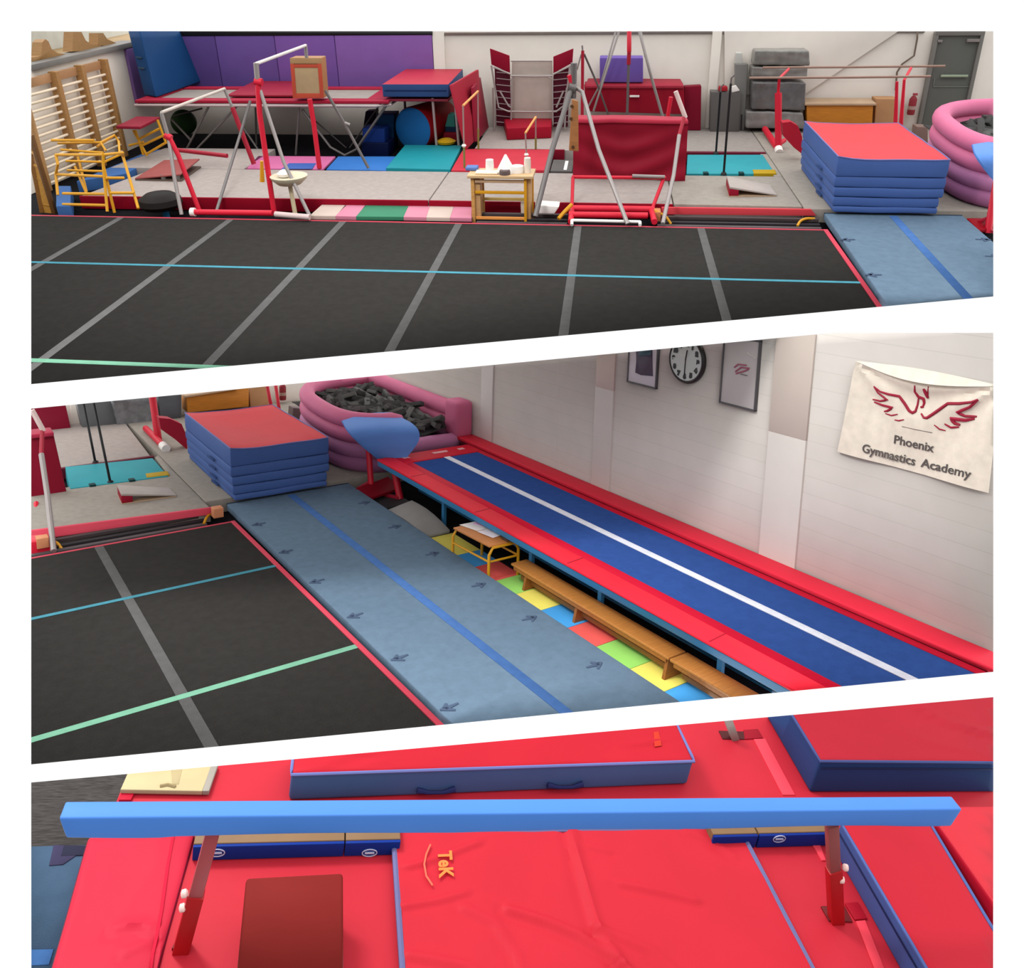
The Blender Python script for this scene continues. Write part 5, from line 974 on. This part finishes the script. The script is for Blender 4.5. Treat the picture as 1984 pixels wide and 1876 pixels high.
part('side_seam', MB().tube([q[0]+V((.02, -.012, -.06)), q[1]+V((0, -.012, -.06))], .005, 6), vinyl('1f2850'), t)
# centre mat with lettering
t, q = pm('flat red mat with orange lettering under the middle of the beam', [(783, 1925), (1600, 1925), (1432, 1602), (762, 1612)], .03, .05, Mside, vinyl('fb3648', k=.53), r=.015, n=(90, 70, 1), amp=.010, s=1.9, sd=15., piping=vinyl('7c7cae', k=.7), pr=.018, ridges=RG1)
M_or = mat('ff8038', k=.8)
ta, tb2, tc_ = D.z(873, 1650, .048), D.z(877, 1704, .048), D.z(846, 1652, .048)   # reads downwards, letter tops to the right
bmx = text('TeK', 1.); x0_ = min(v.co.x for v in bmx.verts); x1_ = max(v.co.x for v in bmx.verts); bmx.free()
base0 = D.z(849, 1650, .045); base1 = D.z(852, 1703, .045); topv = D.z(875, 1649, .045)
place('lettering', 'TeK', 1., lambda x, y: base0+(base1-base0)/(x1_-x0_)*(x-x0_)+(topv-base0)/.7*y, M_or, t, (0, 0, .004))
part('arc_mark', MB().tube([D.z(x, y, .047) for x, y in ((834, 1637), (826, 1655), (822, 1675), (826, 1698), (838, 1716))], .006, 6), mat('ff6a50', k=.85), t)
# right mats
t, q = pm('red landing mat with blue left side, right of the beam leg', [(1825, 1925), (2000, 1925), (1800, 1590), (1628, 1590)], zt3, .24, vinyl('4a5c98', k=.85), vinyl('f43044', k=.50), sd=18., amp=.012, s=1.6, piping=vinyl('5a70b0', k=.75))
part('side_seam', MB().tube([q[0]+V((-.012, 0, -.07)), q[3]+V((-.012, 0, -.07))], .005, 6), vinyl('242a58'), t)
t, q = pm('bright red mat at the far right edge of the bottom view', [(1990, 1840), (2300, 1840), (2100, 1560), (1790, 1560)], .20, .22, vinyl('c81830', k=.78), vinyl('fc4250', k=.56), sd=21., amp=.006)
# tan topped blue blocks behind the beam
def logo_block(lab, xa, xb, zt_, logo):
    q = [D.z(xa, 1639, zt_), D.z(xb, 1637-(xb-xa)*.012, zt_)]; y0 = 3.98
    a = D.z(xa, 1668, -.02); b = D.z(xb, 1665 if xb < 800 else 1640, -.02)
    t = thing('edge_block', lab, 'block', a, 'tan-topped blue blocks behind the beam'); Yf = (D.z(375, 1668, -.02).y+.0)
    X0, X1 = D.y(xa, 1655, Yf).x, D.y(xb, 1652, Yf).x
    part('front_band', MB().box(X0, X1-.006, Yf, Yf+.02, -.02, .085, r=.004), vinyl('12348a', k=.9), t); part('top_board', MB().box(X0, X1-.006, Yf+.02, Yf+.3, -.02, .09, r=.006), mat('93704c', k=.62), t)
    if logo:
        for lx in logo:
            c = D.y(lx, 1653 if lx < 1000 else 1626, Yf-.004); ell = [c+V((.045*math.cos(a_), 0, .028*math.sin(a_))) for a_ in [k*PI/10 for k in range(20)]]
            part('oval_mark', MB().tube(ell, .004, 6, closed=True).bar(c+V((-.03, -.0, 0)), c+V((.03, 0, 0)), .012), mat('b8bcd4', k=.9), t)
logo_block('tan-topped navy block with oval mark, behind the left beam leg', 373, 667, .08, (420,))
logo_block('short tan-topped navy block between leg block and centre mat', 667, 775, .08, (716,))
Yf2 = D.z(1480, 1650, -.02).y+.03
def lb2(lab, xa, xb, lx):
    t = thing('edge_block', lab, 'block', D.y(xa, 1640, Yf2), 'tan-topped blue blocks behind the beam'); X0, X1 = D.y(xa, 1635, Yf2).x, D.y(xb, 1630, Yf2).x
    part('front_band', MB().box(X0, X1-.006, Yf2, Yf2+.02, -.02, .085, r=.004), vinyl('12308a', k=.8), t); part('top_board', MB().box(X0, X1-.006, Yf2+.02, Yf2+.3, -.02, .09, r=.006), mat('93704c', k=.62), t)
    if lx:
        c = D.y(lx, 1626, Yf2-.004); ell = [c+V((.045*math.cos(a_), 0, .028*math.sin(a_))) for a_ in [k*PI/10 for k in range(20)]]
        part('oval_mark', MB().tube(ell, .004, 6, closed=True).bar(c+V((-.03, -.0, 0)), c+V((.03, 0, 0)), .012), mat('a8acc8', k=.9), t)
lb2('end of a navy block showing just right of the centre mat', 1380, 1468, None); lb2('tan-topped navy block with oval mark, left of the right beam leg', 1468, 1612, 1510)
# brown block
q = [D.z(*p, .30) for p in ((455, 1925), (666, 1925), (665, 1690), (477, 1700))]
t = thing('vault_box', 'dark brown padded box top standing on the red mat, lower left', 'box', (q[0].x+.3, q[0].y, .0))
part('padded_top', MB().slab([(p.x, p.y) for p in q], .2, .30, r=.02), mat('8e2622', k=.6, rough=.7, var=.05, spec=.1), t)
part('body', MB().slab([(p.x+(.02 if i in (0, 3) else -.02), p.y-(0.02 if i > 1 else 0)) for i, p in enumerate(q)], -.02, .2, r=.01), wood('9a5a48'), t)
# beam
bm_ = thing('balance_beam', 'long blue padded balance beam on two red legs', 'balance beam', (1.5, 3.46, 0))
e0, e1 = (-1.0, .93), (4.02, .885)
def bx_(x): return lerp(.93, .875, (x+1.0)/5.02)
zt_l, zt_r = .99, .935
zb_l, zb_r = .872, .818
def bfn(u, v, w, P): return P+V((0, 0, -.012*(1-w)*math.sin(u*21)*(1 if v < .5 else 0)*(.4 if .1 < u < .9 else 1)))
part('padded_beam', MB().rbox([(-.985, 3.40, zb_l), (4.0, 3.40, zb_r), (4.0, 3.52, zb_r), (-.985, 3.52, zb_l)], [(-1.02, 3.41, zt_l), (4.04, 3.41, zt_r), (4.04, 3.51, zt_r), (-1.02, 3.51, zt_l)], r=.012, n=(60, 1, 2), fn=bfn), mat('5a98f6', rough=.5, k=.62, var=.02, scale=2., spec=.12), bm_)
def bleg(P, kn):
    foot = D.z(*P[0], -.02); top = D.y(*P[2], foot.y); d = (top-foot); mid = foot+d*P[1]
    t1 = foot+d*1.08
    ll = part('lower_leg', MB().bar(foot-d*.12, mid, .085, .07, up=(0, 1, 0), r=.006), paint('b81418', k=.8), bm_)
    part('upper_leg', MB().bar(mid-d*.02, t1, .07, .055, up=(0, 1, 0), r=.005), paint('a04448' if kn < 0 else '8a4644', k=1.0), bm_)
    for k, (dx, dz_) in enumerate(((kn*.04, .03), (kn*.045, -.07))):
        part('clamp_knob', MB().lathe(mid+V((dx, -.02, dz_)), [(.012, 0), (.022, .01), (.02, .03), (.008, .035)], 10, (kn, -.2, 0)), mat('f0c8c0', k=.9), ll)
    return foot
f1_ = bleg(((352, 1838), .52, (408, 1628)), -1); f2_ = bleg(((1620, 1783), .60, (1612, 1612)), 1)
# dark slots in the mat around the feet, red insert strips
for c, w, lab in ((f2_, 1, 'slot cover around the right beam leg'),):
    t = thing('slot_cover', 'dark red recess pad around the foot of the right beam leg', 'pad', c)
    part('recess', MB().slab([(D.z(*p, -.02).x, D.z(*p, -.02).y) for p in ((1606, 1786), (1652, 1788), (1636, 1757), (1590, 1757))], -.03, -.012, r=.004), mat('6e0c10', k=.8), t)
    part('insert_strip', MB().slab([(D.z(*p, -.02).x, D.z(*p, -.02).y) for p in ((1656, 1784), (1680, 1782), (1662, 1750), (1636, 1752))], -.03, -.010, r=.004), vinyl('b8182c', k=.78), t)
t = thing('slot_cover', 'dark recess pad around the foot of the left beam leg', 'pad', f1_)
part('recess', MB().slab([(D.z(*p, -.02).x, D.z(*p, -.02).y) for p in ((332, 1841), (356, 1841), (364, 1808), (350, 1805))], -.03, -.008, r=.004), mat('780c10', k=.8), t)
solo('tape_strip', MB().slab([(D.z(*p, -.02).x, D.z(*p, -.02).y) for p in ((1712, 1925), (1732, 1925), (1676, 1784), (1658, 1786))], -.03, -.014, r=.003), vinyl('ff4c5c', k=.84), label='pale red joint strip running down from the right beam leg', cat='strip', group='red joint strips')
solo('tape_strip', MB().slab([(D.z(*p, -.02).x, D.z(*p, -.02).y) for p in ((1592, 1668), (1600, 1668), (1588, 1636), (1574, 1638))], -.03, -.014, r=.003), vinyl('ff4c5c', k=.84), label='short pale red joint strip left of the right beam leg', cat='strip', group='red joint strips')
solo('tape_strip', MB().slab([(D.z(*p, -.02).x, D.z(*p, -.02).y) for p in ((1516, 1542), (1540, 1542), (1482, 1433), (1460, 1434))], -.03, -.01, r=.003), vinyl('ff4c5c', k=.84), label='pale red joint strip behind the beam left of the upper right mat', cat='strip', group='red joint strips')
t = thing('slot_cover', 'dark recess in the red base mat with a grey post, behind the beam', 'pad', D.z(1420, 1430, -.02))
part('recess', MB().slab([(D.z(*p, -.02).x, D.z(*p, -.02).y) for p in ((1400, 1433), (1442, 1434), (1448, 1419), (1392, 1417))], -.03, -.012, r=.004), mat('4e0a0e', k=.8), t)
part('insert_strip', MB().slab([(D.z(*p, -.02).x, D.z(*p, -.02).y) for p in ((1442, 1434), (1478, 1432), (1468, 1414), (1440, 1416))], -.03, -.010, r=.004), vinyl('a8182c', k=.78), t)
p0 = D.z(1424, 1432, -.02); solo('steel_post', MB().bar(p0, D.y(1398, 1360, p0.y), .06, .05, up=(0, 1, 0)), mat('9a8a84', k=.8, metal=.2), label='grey square post rising from the slot behind the beam', cat='post')
# ================================================================== place in the world and keep only what each view shows
dead = []
def planes(v):
    out = []; o = v.M @ v.o; R = (v.M.to_3x3() @ v.R)
    def ray(x, y): return R @ V(((x-CX)/FL, -(y-CY)/FL, -1.))
    ins = ray(*v.inside)
    for a, b in v.clip:
        n = ray(*a).cross(ray(*b)).normalized()
        if n.dot(ins) < 0: n = -n
        out.append(n)
    return o, out
PL = {id(v): planes(v) for v in (A, B, D)}
def clip(o, W, v):
    co_, ns = PL[id(v)]; Wi = W.inverted(); me = o.data
    for n in ns:
        dist = [n.dot(W @ vt.co-co_) for vt in me.vertices]
        if not dist: return False
        if min(dist) >= -1e-5: continue
        if max(dist) <= 1e-5: return False
        bm = bmesh.new(); bm.from_mesh(me)
        ln = (W.to_3x3().transposed() @ n).normalized()
        r = bmesh.ops.bisect_plane(bm, geom=bm.verts[:]+bm.edges[:]+bm.faces[:], dist=1e-5, plane_co=Wi @ co_, plane_no=-ln, clear_outer=True)
        ed = [e for e in r['geom_cut'] if isinstance(e, bmesh.types.BMEdge) and e.is_boundary]
        if ed:
            try: bmesh.ops.holes_fill(bm, edges=ed, sides=0)
            except Exception: pass
        bm.to_mesh(me); bm.free()
        if not me.polygons: return False
    return len(me.polygons) > 0
def walk(o, W, v):
    for ch in list(o.children):
        walk(ch, W @ ch.matrix_basis, v)
    if o.type == 'MESH' and not clip(o, W, v) and not [c for c in o.children if c.name not in dead]: dead.append(o.name)
    elif o.type == 'EMPTY' and not [c for c in o.children if c.name not in dead]: dead.append(o.name)
for o, v in ROOTS:
    W = v.M @ Matrix.Translation(o.location); o.matrix_basis = W; walk(o, W, v)
for n in dead:
    o = bpy.data.objects.get(n)
    if o: bpy.data.objects.remove(o)
# ------------------------------------------------------------------ light
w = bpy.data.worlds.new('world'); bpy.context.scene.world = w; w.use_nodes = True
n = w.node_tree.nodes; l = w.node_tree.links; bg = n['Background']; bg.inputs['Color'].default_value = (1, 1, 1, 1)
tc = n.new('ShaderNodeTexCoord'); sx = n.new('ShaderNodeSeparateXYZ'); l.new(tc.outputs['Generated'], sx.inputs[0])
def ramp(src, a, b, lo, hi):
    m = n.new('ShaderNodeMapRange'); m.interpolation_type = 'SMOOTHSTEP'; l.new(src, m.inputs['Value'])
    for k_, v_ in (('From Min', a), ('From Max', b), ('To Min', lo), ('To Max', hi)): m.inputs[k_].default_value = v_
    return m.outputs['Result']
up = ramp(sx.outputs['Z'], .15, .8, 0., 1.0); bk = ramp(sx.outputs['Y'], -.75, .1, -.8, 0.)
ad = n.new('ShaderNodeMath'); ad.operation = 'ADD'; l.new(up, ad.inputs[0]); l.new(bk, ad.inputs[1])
dn = ramp(sx.outputs['Z'], -.98, -.72, 3.2, 0.); ax_ = n.new('ShaderNodeMath'); ax_.operation = 'ABSOLUTE'; l.new(sx.outputs['X'], ax_.inputs[0]); sd_ = ramp(ax_.outputs[0], .55, .95, 0., .5)  # extra world brightness from below and the sides, added to light the views
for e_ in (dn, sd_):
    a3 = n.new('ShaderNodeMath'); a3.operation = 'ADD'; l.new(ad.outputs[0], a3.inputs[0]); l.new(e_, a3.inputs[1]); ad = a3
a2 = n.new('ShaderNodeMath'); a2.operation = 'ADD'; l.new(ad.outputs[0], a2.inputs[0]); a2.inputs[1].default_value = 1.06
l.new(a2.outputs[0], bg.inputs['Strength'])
sl = bpy.data.lights.new('sun', 'SUN'); sl.energy = .3; sl.angle = math.radians(25); so = bpy.data.objects.new('sun', sl); bpy.context.collection.objects.link(so)
so.rotation_euler = (math.radians(40), 0, math.radians(14))
al = bpy.data.lights.new('overhead_fill', 'AREA'); al.shape = 'RECTANGLE'; al.size = 2.4; al.size_y = 1.6; al.energy = 720  # unseen area light, added overhead to brighten and shape the views
ao = bpy.data.objects.new('overhead_fill', al); bpy.context.collection.objects.link(ao); ao.location = (-8.5, -6.2, 7.2); ao.rotation_euler = (math.radians(-12), math.radians(-14), 0)
sc = bpy.context.scene; sc.view_settings.view_transform = 'Standard'; sc.view_settings.look = 'None'; sc.view_settings.exposure = 0; sc.view_settings.gamma = 1
